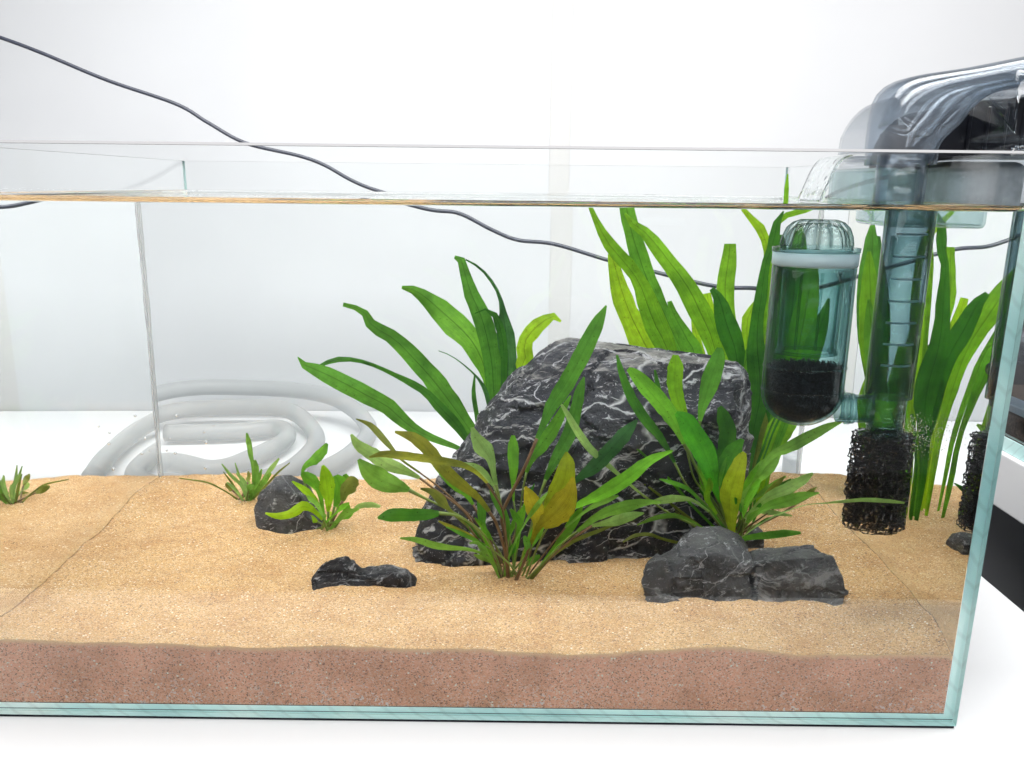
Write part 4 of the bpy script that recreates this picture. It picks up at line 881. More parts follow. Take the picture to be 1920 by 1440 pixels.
        ('p1',[-1888,2994,692,4,-1896,3001,679,21,-1907,3010,663,31,-1918,3019,645,26,-1929,3028,626,11,-1945,3045,592,9,-1957,3062,555,10,-1966,3082,509,11]),
        ('p1',[-1900,3061,624,4,-1912,3067,615,18,-1927,3074,603,26,-1943,3082,590,22,-1959,3089,577,9,-1989,3103,553,9,-2017,3118,527,10,-2048,3134,495,11]),
        ('p1',[-1931,3099,628,4,-1929,3102,618,18,-1926,3105,606,26,-1922,3109,593,22,-1920,3113,579,9,-1916,3120,554,9,-1915,3127,527,10,-1917,3136,493,11]),
        ('p1',[-1934,3345,564,5,-1933,3329,559,21,-1930,3310,553,30,-1928,3288,546,25,-1925,3266,539,10,-1920,3225,526,9,-1913,3182,512,10,-1903,3128,495,11]),
    ],
}
ROCK_MAIN = [[728,2450,2035],[627,2250,2026],[489,2150,1887],[884,2800,1937],[1586,2800,1883],[834,2000,1908],[1399,1900,1925],[1919,1950,1941],[2030,2150,1863],[2043,2050,1669],[2052,2050,1446],[2016,2000,1252],[1986,1950,975],[1932,1950,595],[292,2250,1753],[113,2200,1547],[30,2050,1372],[-67,2000,1177],[-245,1900,961],[-377,1800,782],[-411,1720,667],[-330,1570,478],[144,1750,1482],[447,1900,1790],[823,1650,1552],[1381,1630,1565],[1858,1720,1633],[39,1520,467],[463,1570,508],[1169,1680,501],[1491,1750,484],[1792,1900,459],[899,3000,1842],[1770,3000,1812],[163,2850,1324],[-297,2500,736],[-411,2300,440]]
ROCK_TWIN_A = [[1627,1250,905],[1737,1300,903],[1858,1250,863],[1421,1100,826],[1211,950,721],[1168,900,624],[1208,850,548],[1433,800,476],[1799,800,484],[1870,1100,797],[1637,900,823],[1951,1400,737],[1593,1500,776],[1326,1400,563],[1884,920,745],[1916,820,517]]
ROCK_TWIN_B = [[1833,1250,706],[1947,1050,816],[2299,1050,835],[2400,920,814],[2490,860,686],[2524,840,599],[2434,780,506],[2129,800,491],[1842,1000,406],[1907,860,462],[2121,880,802],[2355,900,755],[1936,1300,672],[2343,1200,763],[2449,1100,695],[1898,920,746]]
ROCK_LOW = [[-1054,1100,544],[-1005,1150,624],[-892,1180,669],[-829,1200,678],[-758,1150,625],[-715,1150,602],[-796,1080,592],[-1031,1050,465],[-666,1030,466],[-817,1350,574],[-1035,1300,511]]
ROCK_LOW_B = [[-765,1120,589],[-679,1160,622],[-534,1170,628],[-459,1150,604],[-430,1150,612],[-356,1130,537],[-331,1080,458],[-504,1060,601],[-667,1060,573],[-758,1040,462],[-414,1040,465],[-556,1350,523],[-402,1300,446],[-775,1300,492]]
ROCK_SMALL = [[-1598,2500,897],[-1459,2500,910],[-1335,2500,844],[-1227,2450,658],[-1194,2350,533],[-1225,2280,489],[-1468,2250,486],[-1696,2350,512],[-1754,2450,637],[-1718,2500,756],[-1535,2350,842],[-1362,2300,791],[-1633,2800,784],[-1384,2850,701],[-1772,2800,601]]
PEBBLE = [[2088,2050,652],[2170,2100,660],[2209,2050,634],[2200,1950,581],[2074,1950,565],[2128,1950,643],[2181,2250,600],[2239,2200,552]]
CORD = [[-6582,6000,5030],[-5856,6000,4802],[-5370,6000,4629],[-4637,6000,4336],[-3826,6000,4071],[-3455,6000,3859],[-3016,6000,3627],[-2370,6000,3483],[-2048,6000,3372],[-1726,6000,3197],[-1399,6000,3073],[-696,6000,2889],[-337,6000,2846],[24,6000,2673],[326,6000,2557],[746,5900,2521],[1338,5800,2360],[1784,5600,2268],[2356,5300,2157],[2689,5100,2159],[2891,4900,2231]]
HOSE = [[-1790,4900,155],[-1561,5700,124],[-1540,6600,165],[-2140,7200,383],[-3188,7400,452],[-4310,7200,453],[-5000,6400,200],[-4500,5200,130],[-3700,4700,130],[-2900,4560,130],[-2300,4850,130],[-2080,5350,122],[-2127,6300,120],[-2656,7000,255],[-3470,7150,248],[-4242,7000,220],[-4500,6100,180],[-4150,5300,130],[-3431,5250,178],[-2881,5000,182],[-2639,5450,149],[-2440,6100,152],[-2667,6550,157],[-3230,6450,141],[-3989,6400,146]]
DROPS = [[-2757,3905,1100],[-2790,3905,745],[-2432,3905,1003],[-2521,3905,943],[-2508,3905,843],[-2527,3905,600],[-2828,3905,886],[-2864,3905,771],[-3000,3000,1140],[-3017,3000,1040],[-2953,3500,799]]

# ------------------------------------------------------------------ rocks
def make_rock(name, hulls, mat, label, voxel, amp, seed, layer=0.0, rough=1.0, cellf=26.0):
    bm = bmesh.new()
    for pts in hulls:
        b2 = bmesh.new()
        for p in pts: b2.verts.new([v / 10000 for v in p])
        zm = min(p[2] for p in pts)
        for p in pts:             # carry the foot of the rock down into the sand
            if p[2] < zm + 120: b2.verts.new((p[0] / 10000, p[1] / 10000, 0.026))
        r = bmesh.ops.convex_hull(b2, input=b2.verts[:])
        junk = [g for g in set(r['geom_interior'] + r['geom_unused']) if isinstance(g, bmesh.types.BMVert)]
        bmesh.ops.delete(b2, geom=junk, context='VERTS')
        me = bpy.data.meshes.new('hull'); b2.to_mesh(me); b2.free()
        bm.from_mesh(me); bpy.data.meshes.remove(me)
    me = bpy.data.meshes.new(name); bm.to_mesh(me); bm.free()
    o = bpy.data.objects.new(name, me); COL.objects.link(o)
    md = o.modifiers.new('remesh', 'REMESH'); md.mode = 'VOXEL'; md.voxel_size = voxel; md.adaptivity = 0.0
    dg = bpy.context.evaluated_depsgraph_get()
    me2 = bpy.data.meshes.new_from_object(o.evaluated_get(dg))
    o.modifiers.clear(); o.data = me2; bpy.data.meshes.remove(me)
    me2.name = name
    sd = Vector((seed, seed * 1.7, seed * 0.6))
    new = []
    for v in me2.vertices:
        c, n = v.co, v.normal
        flat = 1.0 - 0.6 * max(0.0, (n.z - 0.75) / 0.25)      # bedding planes on top break smoother
        d = 0.35 * fbm(c * 16 + sd, 2)
        w = c * cellf + sd; w = Vector((w.x, w.y, w.z * 1.5)) + Vector((1, 1, 1)) * (0.25 * fbm(c * 18 + sd, 2))
        dist, pts = noise.voronoi(w, distance_metric='DISTANCE')
        # each cell is a flat chip tilted its own way
        k = noise.cell_vector(pts[0] * 3.7)
        d += 1.7 * (k - Vector((0.5, 0.5, 0.5))).dot(w - pts[0]) + 0.8 * (k.x - 0.5)
        d += 0.30 * rough * fbm(c * 90 + sd, 4)
        r2 = noise.voronoi(c * 120 + sd)[0]
        d += 0.22 * rough * (r2[1] - r2[0])
        if layer:
            zz = (c.z + 0.10 * c.x + 0.006 * fbm(c * 22 + sd, 3)) * 42
            sfr = zz - math.floor(zz)
            d += layer * (min(1.0, sfr * 6) * 0.5 - 0.4 * sfr)
        new.append(c + n * (d * amp * flat))
    for v, c in zip(me2.vertices, new): v.co = c
    me2.materials.clear(); me2.materials.append(mat)
    me2.polygons.foreach_set('use_smooth', [True] * len(me2.polygons))
    me2.update()
    sharp(o, 24)
    return tag(o, label, 'rock')
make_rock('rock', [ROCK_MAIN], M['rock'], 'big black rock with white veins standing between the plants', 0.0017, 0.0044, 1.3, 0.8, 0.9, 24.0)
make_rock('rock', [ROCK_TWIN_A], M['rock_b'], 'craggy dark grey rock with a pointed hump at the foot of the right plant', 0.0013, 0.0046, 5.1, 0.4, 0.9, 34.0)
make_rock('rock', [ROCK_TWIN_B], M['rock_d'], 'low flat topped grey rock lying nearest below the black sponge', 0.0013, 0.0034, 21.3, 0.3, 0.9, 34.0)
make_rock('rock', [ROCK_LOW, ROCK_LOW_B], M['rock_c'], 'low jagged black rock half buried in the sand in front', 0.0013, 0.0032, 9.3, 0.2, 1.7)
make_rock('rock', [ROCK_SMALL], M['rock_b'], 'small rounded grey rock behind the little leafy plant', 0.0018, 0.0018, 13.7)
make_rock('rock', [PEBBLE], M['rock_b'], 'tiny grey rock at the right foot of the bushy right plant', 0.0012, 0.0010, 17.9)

# ------------------------------------------------------------------ plants
def ribbon(st, fold, twist, ruffle, seed, blunt=False):
    """leaf blade: st = stations (x, y, z, half width) tip to foot"""
    n = max(10, min(26, 2 * len(st) + 6))
    pts = catmull(st, n)
    C = [Vector(p[:3]) for p in pts]; Wd = [max(p[3], 0.00008) for p in pts]
    vs, fs, uvs = [], [], []
    ROW = (-1, -0.5, 0, 0.5, 1)
    L = 0.0
    for i in range(n):
        t = (C[min(i + 1, n - 1)] - C[max(i - 1, 0)]).normalized()
        if i: L += (C[i] - C[i - 1]).length
        ax = Vector((0, 1, 0))
        lat = t.cross(ax)
        if lat.length < 0.05: lat = Vector((1, 0, 0))
        lat.normalize()
        nrm = lat.cross(t).normalized()
        a = twist + 0.25 * math.sin(seed * 3 + i * 0.5)
        lat2 = lat * math.cos(a) + nrm * math.sin(a)
        n2 = nrm * math.cos(a) - lat * math.sin(a)
        w = Wd[i] / max(0.75, math.cos(a))
        for s in ROW:
            e = 1.0 + ruffle * 0.22 * noise.noise(Vector((L * 260, s * 3, seed)))
            lift = fold * abs(s) * w + ruffle * 0.35 * w * abs(s) * noise.noise(Vector((L * 190, s * 2, seed + 9)))
            vs.append(C[i] + lat2 * (s * w * e) + n2 * lift)
            uvs.append((L * 12, 0.5 + 0.5 * s))
    for i in range(n - 1):
        for k in range(4):
            a = i * 5 + k
            fs.append((a, a + 1, a + 6, a + 5))
    return vs, fs, uvs

def make_plant(name, key, label, cat, stem=True, ruffle=0.5, fold=0.25, group=None):
    rnd = random.Random(key)
    data = LEAVES[key]
    feet = [Vector(d[1][-4:-1]) / 10000 for d in data]
    foot = sum(feet, Vector()) / len(feet)
    root = empty(name, foot)
    tag(root, label, cat, group)
    for idx, (col, raw) in enumerate(data):
        st = [tuple(v / 10000 for v in raw[i:i + 4]) for i in range(0, len(raw), 4)]
        st = [(min(max(p[0], -0.289), 0.289), min(max(p[1], 0.012), 0.386), min(p[2], 0.3035 if st[0][2] < 0.31 else 1), p[3]) for p in st]
        if not stem:      # fern blades run down to the rhizome on the sand
            f = st[-1]
            fx, fy = foot.x + (f[0] - foot.x) * 0.8, foot.y + (f[1] - foot.y) * 0.8
            st += [((f[0] + fx) / 2, (f[1] + fy) / 2, (f[2] + 0.046) / 2, max(f[3] * 0.8, 0.0012)), (fx, fy, 0.046, max(f[3] * 0.5, 0.001))]
        split = len(st) - 1
        if stem:
            mw = max(p[3] for p in st); im = [p[3] for p in st].index(mw)
            for i in range(im + 1, len(st)):
                if st[i][3] < 0.36 * mw and st[i][3] < 0.0024:
                    split = i; break
        blade = st[:split + 1]
        vs, fs, uvs = ribbon(blade, fold * rnd.uniform(0.4, 1.3), rnd.uniform(-0.45, 0.45), ruffle, rnd.uniform(0, 50))
        o = mesh_obj('leaf', vs, fs, M[('leaf_' if stem else 'fern_') + col], root, True)
        uv = o.data.uv_layers.new(name='UVMap')
        for p in o.data.polygons:
            for li in p.loop_indices: uv.data[li].uv = uvs[o.data.loops[li].vertex_index]
        if split < len(st) - 1 and stem:
            sp = st[split:]
            last = sp[-1]
            sp = sp + [(last[0] + (foot.x - last[0]) * 0.3, last[1] + (foot.y - last[1]) * 0.3, last[2] - 0.006, last[3])]
            pp = catmull(sp, 3 * len(sp))
            pth = [Vector(p[:3]) for p in pp]; rad = [max(0.00045, p[3] * 0.85) for p in pp]
            sv, sf = tube_geo(pth, rad, 7)
            mk = 'stem_brown' if col[0] == 'o' or (key == 'centre_crypt' and idx % 3 == 0) else 'stem_green'
            mesh_obj('stem', sv, sf, M[mk], o, True)
    return root
make_plant('fern_plant', 'left_fern', 'long bladed green fern rising behind the left of the big rock', 'plant', False, 0.8, 0.18)
make_plant('fern_plant', 'right_fern', 'tall bright green fern reaching the water surface behind the big rock', 'plant', False, 0.55, 0.18)
make_plant('leafy_plant', 'centre_crypt', 'bushy plant with brown stems and some yellow leaves before the big rock', 'plant')
make_plant('leafy_plant', 'right_crypt', 'dense green leafy plant behind the craggy pointed rock', 'plant')
make_plant('leafy_plant', 'small_crypt', 'small light green plant with wavy leaves beside the rounded grey rock', 'plant', True, 0.9)
make_plant('grassy_plant', 'grass', 'small thin leaved plant at the far left on the sand', 'plant')

# ------------------------------------------------------------------ hose and cord
def curve_tube(name, data, r, mat, n, sides=14):
    pth = catmull([tuple(v / 10000 for v in p) for p in data], n)
    vs, fs = tube_geo(pth, r, sides)
    return mesh_obj(name, vs, fs, mat, None, True)
tag(curve_tube('hose', HOSE, 0.0106, M['hose'], 260, 20), 'thick pale translucent hose coiled on the table behind the aquarium', 'hose')
tag(curve_tube('power_cord', CORD + [[3300, 4600, 2700], [3560, 4200, 3100], [3660, 3000, 3300]], 0.0023, M['cord'], 200, 10), 'thin black power cord sagging behind the aquarium to the filter', 'cord')

# ------------------------------------------------------------------ filter
FX, FY = 0.2575, 0.070
fl = empty('aquarium_filter', (0.35, 0.15, 0.30))
tag(fl, 'smoky plastic filter hung on the right rim with intake tube and round cup', 'filter')

def shell_ring(name, r, t, z0, z1, mat, c=(FX, FY), seg=40):
    return lathe_obj(name, [(r - t, z0), (r, z0), (r, z1), (r - t, z1)], c, mat, fl, seg)
shell_ring('intake_tube', 0.0140, 0.0016, 0.1940, ZW - 0.0006, M['plastic_tube'])
shell_ring('intake_tube', 0.0140, 0.0016, ZW + 0.0006, 0.3360, M['plastic_air'])
inner = shell_ring('inner_tube', 0.0094, 0.0014, 0.1720, 0.2900, M['plastic_wet_clear'])
for k in range(7):
    z = 0.2140 + 0.0128 * k
    bm = bmesh.new()
    # short raised height marks on the front of the inner tube
    vs, fs = [], []
    for i in range(13):
        w = math.radians(-90 - 55 + 110 * i / 12)
        for (rr, dz) in ((0.0096, 0), (0.0110, 0), (0.0110, 0.0011), (0.0096, 0.0011)):
            vs.append((FX + rr * math.cos(w), FY + rr * math.sin(w), z + dz))
    for i in range(12):
        for q in range(4):
            q2 = (q + 1) % 4
            fs.append((4*i + q, 4*i + q2, 4*i + 4 + q2, 4*i + 4 + q))
    fs += [(3, 2, 1, 0), (48, 49, 50, 51)]
    bm.free()
    mesh_obj('height_mark', vs, fs, M['collar'], fl)
lathe_obj('sponge_flange', [(0.0082, 0.1690), (0.0150, 0.1690), (0.0150, 0.1712), (0.0110, 0.1725), (0.0108, 0.1760), (0.0082, 0.1760)], (FX, FY), M['plastic_wet'], fl)

# coarse open-cell foam: jittered honeycomb struts in nested sleeves
def foam_sleeve(r, z0, z1, cell, rnd, strut, vs, fs):
    n = max(6, int(2 * math.pi * r / (cell * 1.5)))
    if n % 2: n += 1
    rows = int((z1 - z0) / (cell * 0.866)) + 1
    node = {}
    for j in range(rows):
        for i in range(n * 2):
            # honeycomb: brick wall pattern nodes
            w = 2 * math.pi * (i + 0.33 * (1 if (i + j) % 2 else -1) * 0.5) / (n * 2)
            rr = r * (1 + rnd.uniform(-0.07, 0.07))
            z = z0 + (z1 - z0) * j / (rows - 1) + rnd.uniform(-0.32, 0.32) * cell * 0.6
            w += rnd.uniform(-0.25, 0.25) * math.pi / n
            node[i, j] = Vector((FX + rr * math.cos(w), FY + rr * math.sin(w), z))
    def strut_geo(a, b_):
        d = (b_ - a)
        if d.length < 1e-6: return
        d.normalize()
        u = d.cross(Vector((0.3, 0.5, 0.8))).normalized(); v = d.cross(u)
        q = len(vs)
        s = strut * rnd.uniform(0.7, 1.35)
        for p in (a, (a + b_) / 2, b_):
            k = 0.75 if p is not a and p is not b_ else 1.25
            for w in (0, 2.094, 4.189):
                vs.append(p + u * (math.cos(w) * s * k) + v * (math.sin(w) * s * k))
        for m in (0, 3):
            for k in range(3):
                k2 = (k + 1) % 3
                fs.append((q + m + k, q + m + k2, q + m + 3 + k2, q + m + 3 + k))
    for j in range(rows):
        for i in range(n * 2):
            if rnd.random() < 0.96: strut_geo(node[i, j], node[(i + 1) % (n * 2), j])
            if j + 1 < rows and (i + j) % 2 == 0 and rnd.random() < 0.96: strut_geo(node[i, j], node[i, j + 1])
            if rnd.random() < 0.30:
                c = Vector((FX, FY, node[i, j].z))
                strut_geo(node[i, j], node[i, j] + (c - node[i, j]) * 0.30 + Vector((0, 0, rnd.uniform(-1, 1) * cell * 0.5)))
rnd = random.Random(4)
vs, fs = [], []
for r, s in ((0.0180, 0.00043), (0.0154, 0.00043), (0.0122, 0.00046), (0.0085, 0.0005)):
    foam_sleeve(r, 0.1095 + 0.001, 0.1700, 0.0035, rnd, s, vs, fs)
spg = mesh_obj('sponge', vs, fs, M['foam'], fl)

# the round surface cup beside the tube
CX, CY = 0.2040, 0.064
def cup_profile():
    R, t = 0.0240, 0.0016
    zb0 = 0.1768
    zc = zb0 + 0.0205
    out = [(0, zb0)]
    for k in range(1, 9):
        a = k / 8 * math.pi / 2
        out.append((R * math.sin(a), zc - (zc - zb0) * math.cos(a)))
    out += [(R, 0.240), (R - 0.0002, 0.2725), (R - 0.0002 - t, 0.2725), (R - t, 0.240)]
    for k in range(8, 0, -1):
        a = k / 8 * math.pi / 2
        out.append(((R - t) * math.sin(a), zc - (zc - zb0 - t) * math.cos(a)))
    out.append((0, zb0 + t))
    return out
cup = lathe_obj('skimmer_cup', cup_profile(), (CX, CY), M['plastic_wet'], fl, 56)
lathe_obj('rim_ring', [(0.02405, 0.1985), (0.0246, 0.1988), (0.0246, 0.1996), (0.02405, 0.1999)], (CX, CY), M['plastic_wet_clear'], cup, 56)
lathe_obj('rim_ring', [(0.02405, 0.2128), (0.0246, 0.2131), (0.0246, 0.2137), (0.02405, 0.2140)], (CX, CY), M['plastic_wet_clear'], cup, 56)
lathe_obj('collar', [(0.0205, 0.2728), (0.0239, 0.2728), (0.0243, 0.2740), (0.0243, 0.2805), (0.0205, 0.2805)], (CX, CY), M['collar'], fl, 56)
lathe_obj('collar_lip', [(0.0205, 0.2807), (0.0246, 0.2807), (0.0248, 0.2832), (0.0205, 0.2836)], (CX, CY), M['plastic_wet'], fl, 56)
# fluted clear dome
def flute(w, z): return 1.0 + 0.16 * abs(math.cos(6 * w)) - 0.10
prof = [(0.0195, 0.2838), (0.0200, 0.2850), (0.0192, 0.2895), (0.0172, 0.2945), (0.0140, 0.2975), (0.0098, 0.2990), (0, 0.2992),
        (0, 0.2970), (0.0090, 0.2968), (0.0126, 0.2952), (0.0155, 0.2925), (0.0172, 0.2885), (0.0180, 0.2845), (0.0176, 0.2838)]
lathe_obj('skimmer_cap', prof, (CX, CY), M['plastic_dome'], fl, 144, flute)
lathe_obj('float_tube', [(0.0150, 0.2230), (0.0172, 0.2230), (0.0176, 0.2700), (0.0158, 0.2700)], (CX, CY), M['plastic_wet_clear'], fl, 48)
lathe_obj('float_flange', [(0.0150, 0.2212), (0.0182, 0.2212), (0.0182, 0.2228), (0.0150, 0.2228)], (CX, CY), M['plastic_wet'], fl, 48)
for k in range(5):
    a = math.radians(200 + 35 * k)
    x, y = CX + 0.0188 * math.cos(a), CY + 0.0188 * math.sin(a)
    box('guide_rib', (x - 0.0006, y - 0.0012, 0.2250), (x + 0.0006, y + 0.0012, 0.2700), M['plastic_wet'], fl, 0.0004, 1)
# foam plug filling the bottom of the cup
Rf = 0.0219
pf = [(0, 0.1790)]
for k in range(1, 9):
    a = k / 8 * math.pi / 2
    pf.append((Rf * math.sin(a), 0.1973 - (0.1973 - 0.1790) * math.cos(a)))
pf += [(Rf, 0.2130), (0, 0.2136)]
plug = lathe_obj('foam_plug', pf, (CX, CY), M['foam_core'], fl, 48)
vs, fs = [], []
for k in range(420):      # ragged cut surface of the plug
    a, q = rnd.uniform(0, 2 * math.pi), math.sqrt(rnd.random()) * 0.0213
    p = Vector((CX + q * math.cos(a), CY + q * math.sin(a), 0.2130))
    h = rnd.uniform(0.0006, 0.0032); s = rnd.uniform(0.0003, 0.0007); l = len(vs)
    tip = p + Vector((rnd.uniform(-1, 1) * 0.0012, rnd.uniform(-1, 1) * 0.0012, h))
    for w in (0, 2.094, 4.189): vs.append(p + Vector((math.cos(w) * s, math.sin(w) * s, 0)))
    for w in (0, 2.094, 4.189): vs.append(tip + Vector((math.cos(w) * s * 0.6, math.sin(w) * s * 0.6, 0)))
    for m in range(3):
        m2 = (m + 1) % 3
        fs.append((l + m, l + m2, l + 3 + m2, l + 3 + m))
    fs.append((l + 3, l + 4, l + 5))
mesh_obj('foam_top', vs, fs, M['foam'], plug)

# horizontal connector between cup and tube
def pipe_x(name, x0, x1, y, z, r, t, mat, parent):
    o = lathe_obj(name, [(r - t, 0), (r, 0), (r, x1 - x0), (r - t, x1 - x0)], (0, 0), mat, None, 36)
    mw = Matrix.Translation((x0, y, z)) @ Matrix.Rotation(math.radians(90), 4, 'Y')
    o.data.transform(mw)
    o.parent = parent; o.matrix_parent_inverse = Matrix.Translation(parent.location).inverted()
    return o
pipe_x('connector_pipe', 0.2268, 0.2470, FY - 0.003, 0.1870, 0.0086, 0.0014, M['plastic_wet'], fl)
pipe_x('connector_ring', 0.2318, 0.2338, FY - 0.003, 0.1870, 0.0098, 0.0010, M['plastic_wet'], fl)
pipe_x('connector_ring', 0.2352, 0.2362, FY - 0.003, 0.1870, 0.0094, 0.0008, M['plastic_wet'], fl)
lathe_obj('elbow', [(0.0096, 0.1765), (0.0112, 0.1765), (0.0112, 0.1935), (0.0096, 0.1935)], (FX, FY), M['plastic_wet_clear'], fl)

# arched duct over the rim, side profile in XZ drawn as outer and inner curves
def profile_shell(name, outer, inner_, y0, y1, bevel, thick, mat, axis='Y', parent=fl):
    loop = outer + list(reversed(inner_))
    bm = bmesh.new()
    def P(a, b_, c): return (a, c, b_) if axis == 'Y' else (c, a, b_)
    A = [bm.verts.new(P(a, b_, y0)) for a, b_ in loop]
    B = [bm.verts.new(P(a, b_, y1)) for a, b_ in loop]
    n = len(loop)
    ea = bm.faces.new(A); eb = bm.faces.new(list(reversed(B)))
    for k in range(n):
        k2 = (k + 1) % n
        bm.faces.new((A[k2], A[k], B[k], B[k2]))
    rim = list(ea.edges) + list(eb.edges)
    bmesh.ops.bevel(bm, geom=rim, offset=bevel, segments=5, profile=0.5, affect='EDGES')
    o = bm_obj(name, bm, mat, parent, True)
    sharp(o, 40)
    md = o.modifiers.new('wall', 'SOLIDIFY'); md.thickness = thick; md.offset = -1
    return o
def arc(pts, n): return [tuple(p) for p in catmull(pts, n)]
outer = arc([(0.2400, 0.330), (0.2395, 0.350), (0.2400, 0.3640), (0.2445, 0.3730), (0.2550, 0.3785), (0.2850, 0.3835), (0.3200, 0.3905), (0.345, 0.395)], 26)
inn = arc([(0.2725, 0.330), (0.2735, 0.340), (0.2790, 0.3470), (0.2850, 0.3530), (0.2900, 0.3610), (0.3000, 0.3690), (0.3200, 0.3735), (0.345, 0.3745)], 26)
def loft_duct(name, outer, inner_, yc, yh, wall, mat):
    """hollow duct lofted from rounded-rectangle sections between two side curves"""
    vs, fs = [], []
    S, n = 36, len(outer)
    for shell in (0, 1):
        for (a, b_) in zip(outer, inner_):
            o_, i_ = Vector((a[0], a[1])), Vector((b_[0], b_[1]))
            m, h = (o_ + i_) / 2, (o_ - i_) / 2
            k = 1 - shell * wall / h.length; ky = yh - shell * wall
            for q in range(S):
                w = 2 * math.pi * q / S
                cw, sw = math.cos(w), math.sin(w)
                e = 0.62
                u = math.copysign(abs(cw) ** e, cw); v = math.copysign(abs(sw) ** e, sw)
                vs.append((m.x + h.x * u * k, yc + ky * v, m.y + h.y * u * k))
    N1 = n * S
    for i in range(n - 1):
        for q in range(S):
            q2 = (q + 1) % S
            a = (i * S + q, i * S + q2, (i + 1) * S + q2, (i + 1) * S + q)
            fs.append(a); fs.append(tuple(N1 + t for t in reversed(a)))
    for q in range(S):
        q2 = (q + 1) % S
        fs.append((q2, q, N1 + q, N1 + q2)); e = (n - 1) * S
        fs.append((e + q, e + q2, N1 + e + q2, N1 + e + q))
    o = mesh_obj(name, vs, fs, mat, fl, True)
    return o
loft_duct('duct', outer, inn, 0.071, 0.0215, 0.0016, M['plastic_air'])
loft_duct('duct_liner', [tuple(Vector(a).lerp(Vector(b_), 0.16)) for a, b_ in zip(outer[4:-2], inn[4:-2])], [tuple(Vector(a).lerp(Vector(b_), 0.80)) for a, b_ in zip(outer[4:-2], inn[4:-2])], 0.071, 0.0165, 0.0012, M['plastic_clear'])
# filter box outside the right pane
bm_box = box('filter_box', (0.3035, 0.040, 0.215), (0.405, 0.286, 0.3420), M['plastic_clear'], fl, 0.008, 4, True)
sharp(bm_box)
md = bm_box.modifiers.new('wall', 'SOLIDIFY'); md.thickness = 0.0022; md.offset = -1
lid_o = arc([(0.292, 0.3440), (0.290, 0.3520), (0.276, 0.3660), (0.255, 0.3755), (0.225, 0.3800), (0.15, 0.3815), (0.06, 0.3815), (0.045, 0.376), (0.040, 0.345)], 36)
lid_i = [(0.290, 0.3438), (0.042, 0.3438)]
profile_shell('lid', lid_o, lid_i, 0.3035, 0.405, 0.004, 0.0018, M['plastic_clear'], 'X')
# black motor block with ribs
mot = profile_shell('motor_housing', arc([(0.2860, 0.330), (0.2885, 0.3460), (0.2960, 0.3590), (0.3060, 0.3665), (0.3220, 0.3700), (0.395, 0.3710)], 22), [(0.300, 0.3375), (0.395, 0.3375)], 0.098, 0.185, 0.003, 0.002, M['black_plastic'])
for k in range(7):
    x = 0.3080 + 0.0110 * k
    box('motor_rib', (x, 0.0962, 0.3400), (x + 0.0022, 0.0979, 0.3660), M['black_plastic'], mot, 0.0006, 1)
box('filter_cartridge', (0.3100, 0.110, 0.255), (0.3600, 0.200, 0.3340), simple('grey_filter_floss', (0.34, 0.36, 0.37), 0.9, 0.1, 80.0, 0.3, 0.4), fl, 0.006, 3, True)
box('partition', (0.3080, 0.205, 0.240), (0.3950, 0.2075, 0.3360), M['plastic_air'], fl, 0.0006, 1)
box('outlet_spout', (0.2840, 0.205, 0.3372), (0.3080, 0.268, 0.3402), M['plastic_clear'], fl, 0.0008, 2)
hk = box('hook_bracket', (0.2660, 0.120, 0.2930), (0.2920, 0.205, 0.3300), M['plastic_wet_clear'], fl, 0.003, 3, True)
md = hk.modifiers.new('wall', 'SOLIDIFY'); md.thickness = 0.0018; md.offset = -1

# falling sheet of water
vs, fs = [], []
prof = catmull([(0.2860, 0.3412), (0.2790, 0.3385), (0.2740, 0.3320), (0.2700, 0.3220), (0.2665, 0.3120), (0.2650, 0.3062)], 22)
ny = 26
for s in (0, 1):
    for i, p in enumerate(prof):
        for j in range(ny):
            y = 0.212 + 0.050 * j / (ny - 1)
            wob = 0.0005 * (i / 21) * noise.noise(Vector((y * 160, i * 0.25, 3.0))) + 0.0001 * noise.noise(Vector((y * 300, i * 0.6, 8.0)))
            t = 0.0012 + 0.0004 * noise.noise(Vector((y * 120, i * 0.35, 1.0)))
            vs.append((p[0] + wob + (t if s else -t), y, p[1]))
m = len(prof) * ny
for i in range(len(prof) - 1):
    for j in range(ny - 1):
        a = i * ny + j
        fs.append((a, a + 1, a + ny + 1, a + ny)); fs.append((m + a, m + a + ny, m + a + ny + 1, m + a + 1))
for i in range(len(prof) - 1):
    for j in (0, ny - 1):
        a = i * ny + j
        q = (a, a + ny, m + a + ny, m + a); fs.append(q if j == 0 else tuple(reversed(q)))
for j in range(ny - 1):
    for i in (0, len(prof) - 1):
        a = i * ny + j
        q = (a, m + a, m + a + 1, a + 1); fs.append(q if i == 0 else tuple(reversed(q)))
wf = mesh_obj('waterfall', vs, fs, M['fall'], None, True)
bm = bmesh.new(); bm.from_mesh(wf.data); bmesh.ops.recalc_face_normals(bm, faces=bm.faces); bm.to_mesh(wf.data); bm.free()
tag(wf, 'thin sheet of clear water falling from the filter outlet', 'waterfall')

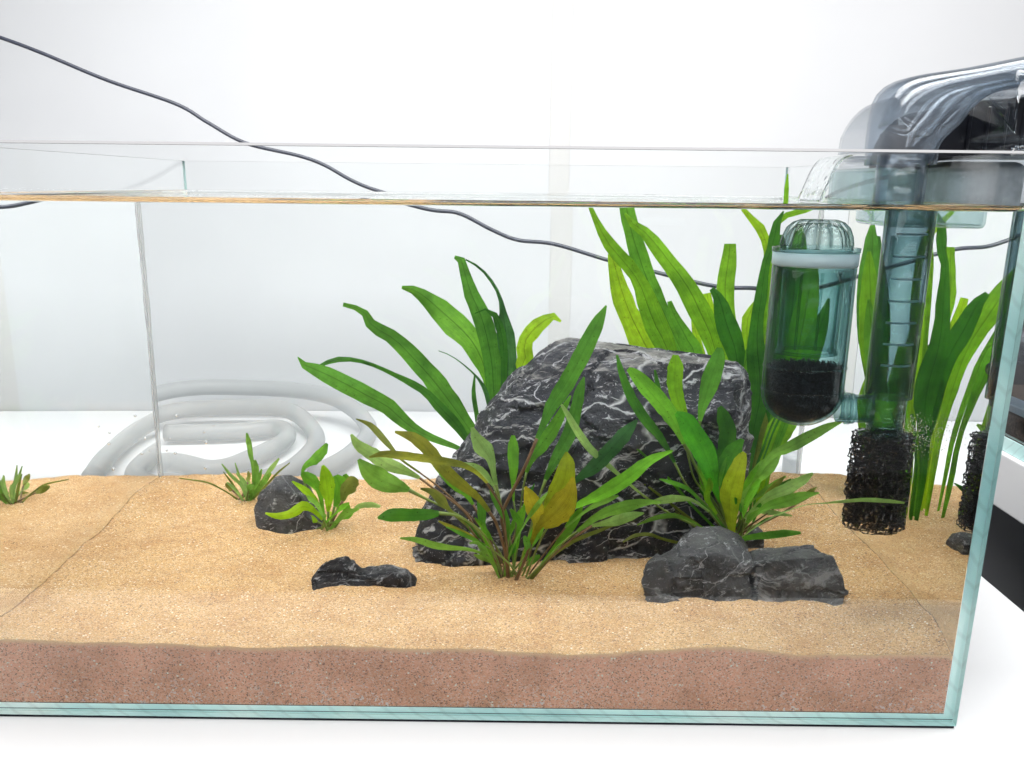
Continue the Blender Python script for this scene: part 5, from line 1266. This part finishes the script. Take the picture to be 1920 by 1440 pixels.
# ------------------------------------------------------------------ bubbles
bm = bmesh.new(); bmesh.ops.create_icosphere(bm, subdivisions=2, radius=1)
bme = bpy.data.meshes.new('bubble'); bm.to_mesh(bme); bm.free()
bme.materials.append(M['bubble']); bme.polygons.foreach_set('use_smooth', [True] * len(bme.polygons))
rb = random.Random(12)
for p in DROPS:
    o = link('air_bubble', bme)
    o.location = [v / 10000 for v in p]
    s = rb.uniform(0.0009, 0.0017)
    o.scale = (s, s, s * rb.uniform(0.9, 1.1))
    tag(o, 'tiny clear air bubble clinging to the glass at the left', 'bubble', 'air bubbles on the left glass')
base_v, base_f = [], []
tmp = bmesh.new(); bmesh.ops.create_icosphere(tmp, subdivisions=1, radius=1)
tmp.verts.ensure_lookup_table()
iv = [v.co.copy() for v in tmp.verts]; jf = [tuple(v.index for v in f.verts) for f in tmp.faces]; tmp.free()
for k in range(320):
    t = rb.random()
    c = Vector((0.281 + 0.011 * t, 0.085 + 0.05 * t, 0.172 - 0.020 * t)) + Vector((rb.gauss(0, 0.004), rb.gauss(0, 0.010), rb.gauss(0, 0.006)))
    if c.x > 0.2925: c.x = 0.2925 - rb.random() * 0.004
    s = rb.uniform(0.00012, 0.00036); l = len(base_v)
    base_v += [c + q * s for q in iv]; base_f += [tuple(l + a for a in f) for f in jf]
tag(mesh_obj('fine_bubbles', base_v, base_f, M['bubble'], None, True), 'drifting cloud of fine bubbles beside the black sponge', 'bubbles', kind='stuff')

# ------------------------------------------------------------------ things behind and beside
def knob(x, y, r, h, label):
    o = lathe_obj('jar_cap', [(0, 0.0002), (r, 0.0002), (r * 1.02, 0.002), (r * 1.02, h - 0.004), (r * 0.92, h), (0, h)], (x, y), simple('grey_cap', (0.36, 0.38, 0.40), 0.4, 0.4, 40, 0.1), None, 28)
    tag(o, label, 'cap')
knob(0.352, 0.56, 0.013, 0.022, 'small grey cap on the table behind the tank, left of two')
knob(0.384, 0.57, 0.014, 0.022, 'small grey cap on the table behind the tank, right of two')

nt_ = empty('side_table', (0.9, 0.4, -0.75))
tag(nt_, 'white table at the right edge carrying a second aquarium', 'table')
box('table_top', (0.62, -0.10, -0.0585), (1.6, 0.82, 0.0085), simple('side_table_white', (0.74, 0.74, 0.75), 0.4, 0.3, 5, 0.02), nt_, 0.002)
for (x, y) in ((0.9, -0.05), (0.9, 0.75), (1.55, -0.05), (1.55, 0.75)):
    box('leg', (x - 0.02, y - 0.02, -0.75), (x + 0.02, y + 0.02, -0.0585), M['black_plastic'], nt_)
nk = empty('small_aquarium', (0.9, 0.5, 0.01))
tag(nk, 'second aquarium with dark soil and a black back at the right edge', 'aquarium')
box('bottom_pane', (0.626, 0.25, 0.0090), (1.3, 0.70, 0.0270), M['edge'], nk, 0.0006, 1)
box('soil', (0.634, 0.258, 0.0275), (1.29, 0.692, 0.0545), simple('dark_brown_soil', (0.045, 0.032, 0.026), 0.9, 0.1, 300, 0.6, 0.8), nk, 0.003, 2)
box('side_pane', (0.626, 0.25, 0.0273), (0.632, 0.70, 0.30), M['pane'], nk)
box('back_panel', (0.634, 0.66, 0.0550), (1.29, 0.685, 0.30), M['black_plastic'], nk)
box('rail', (0.6335, 0.262, 0.0560), (0.66, 0.65, 0.0660), simple('blue_grey_rail', (0.10, 0.14, 0.18), 0.3, 0.5, 20, 0.1), nk, 0.002, 2)
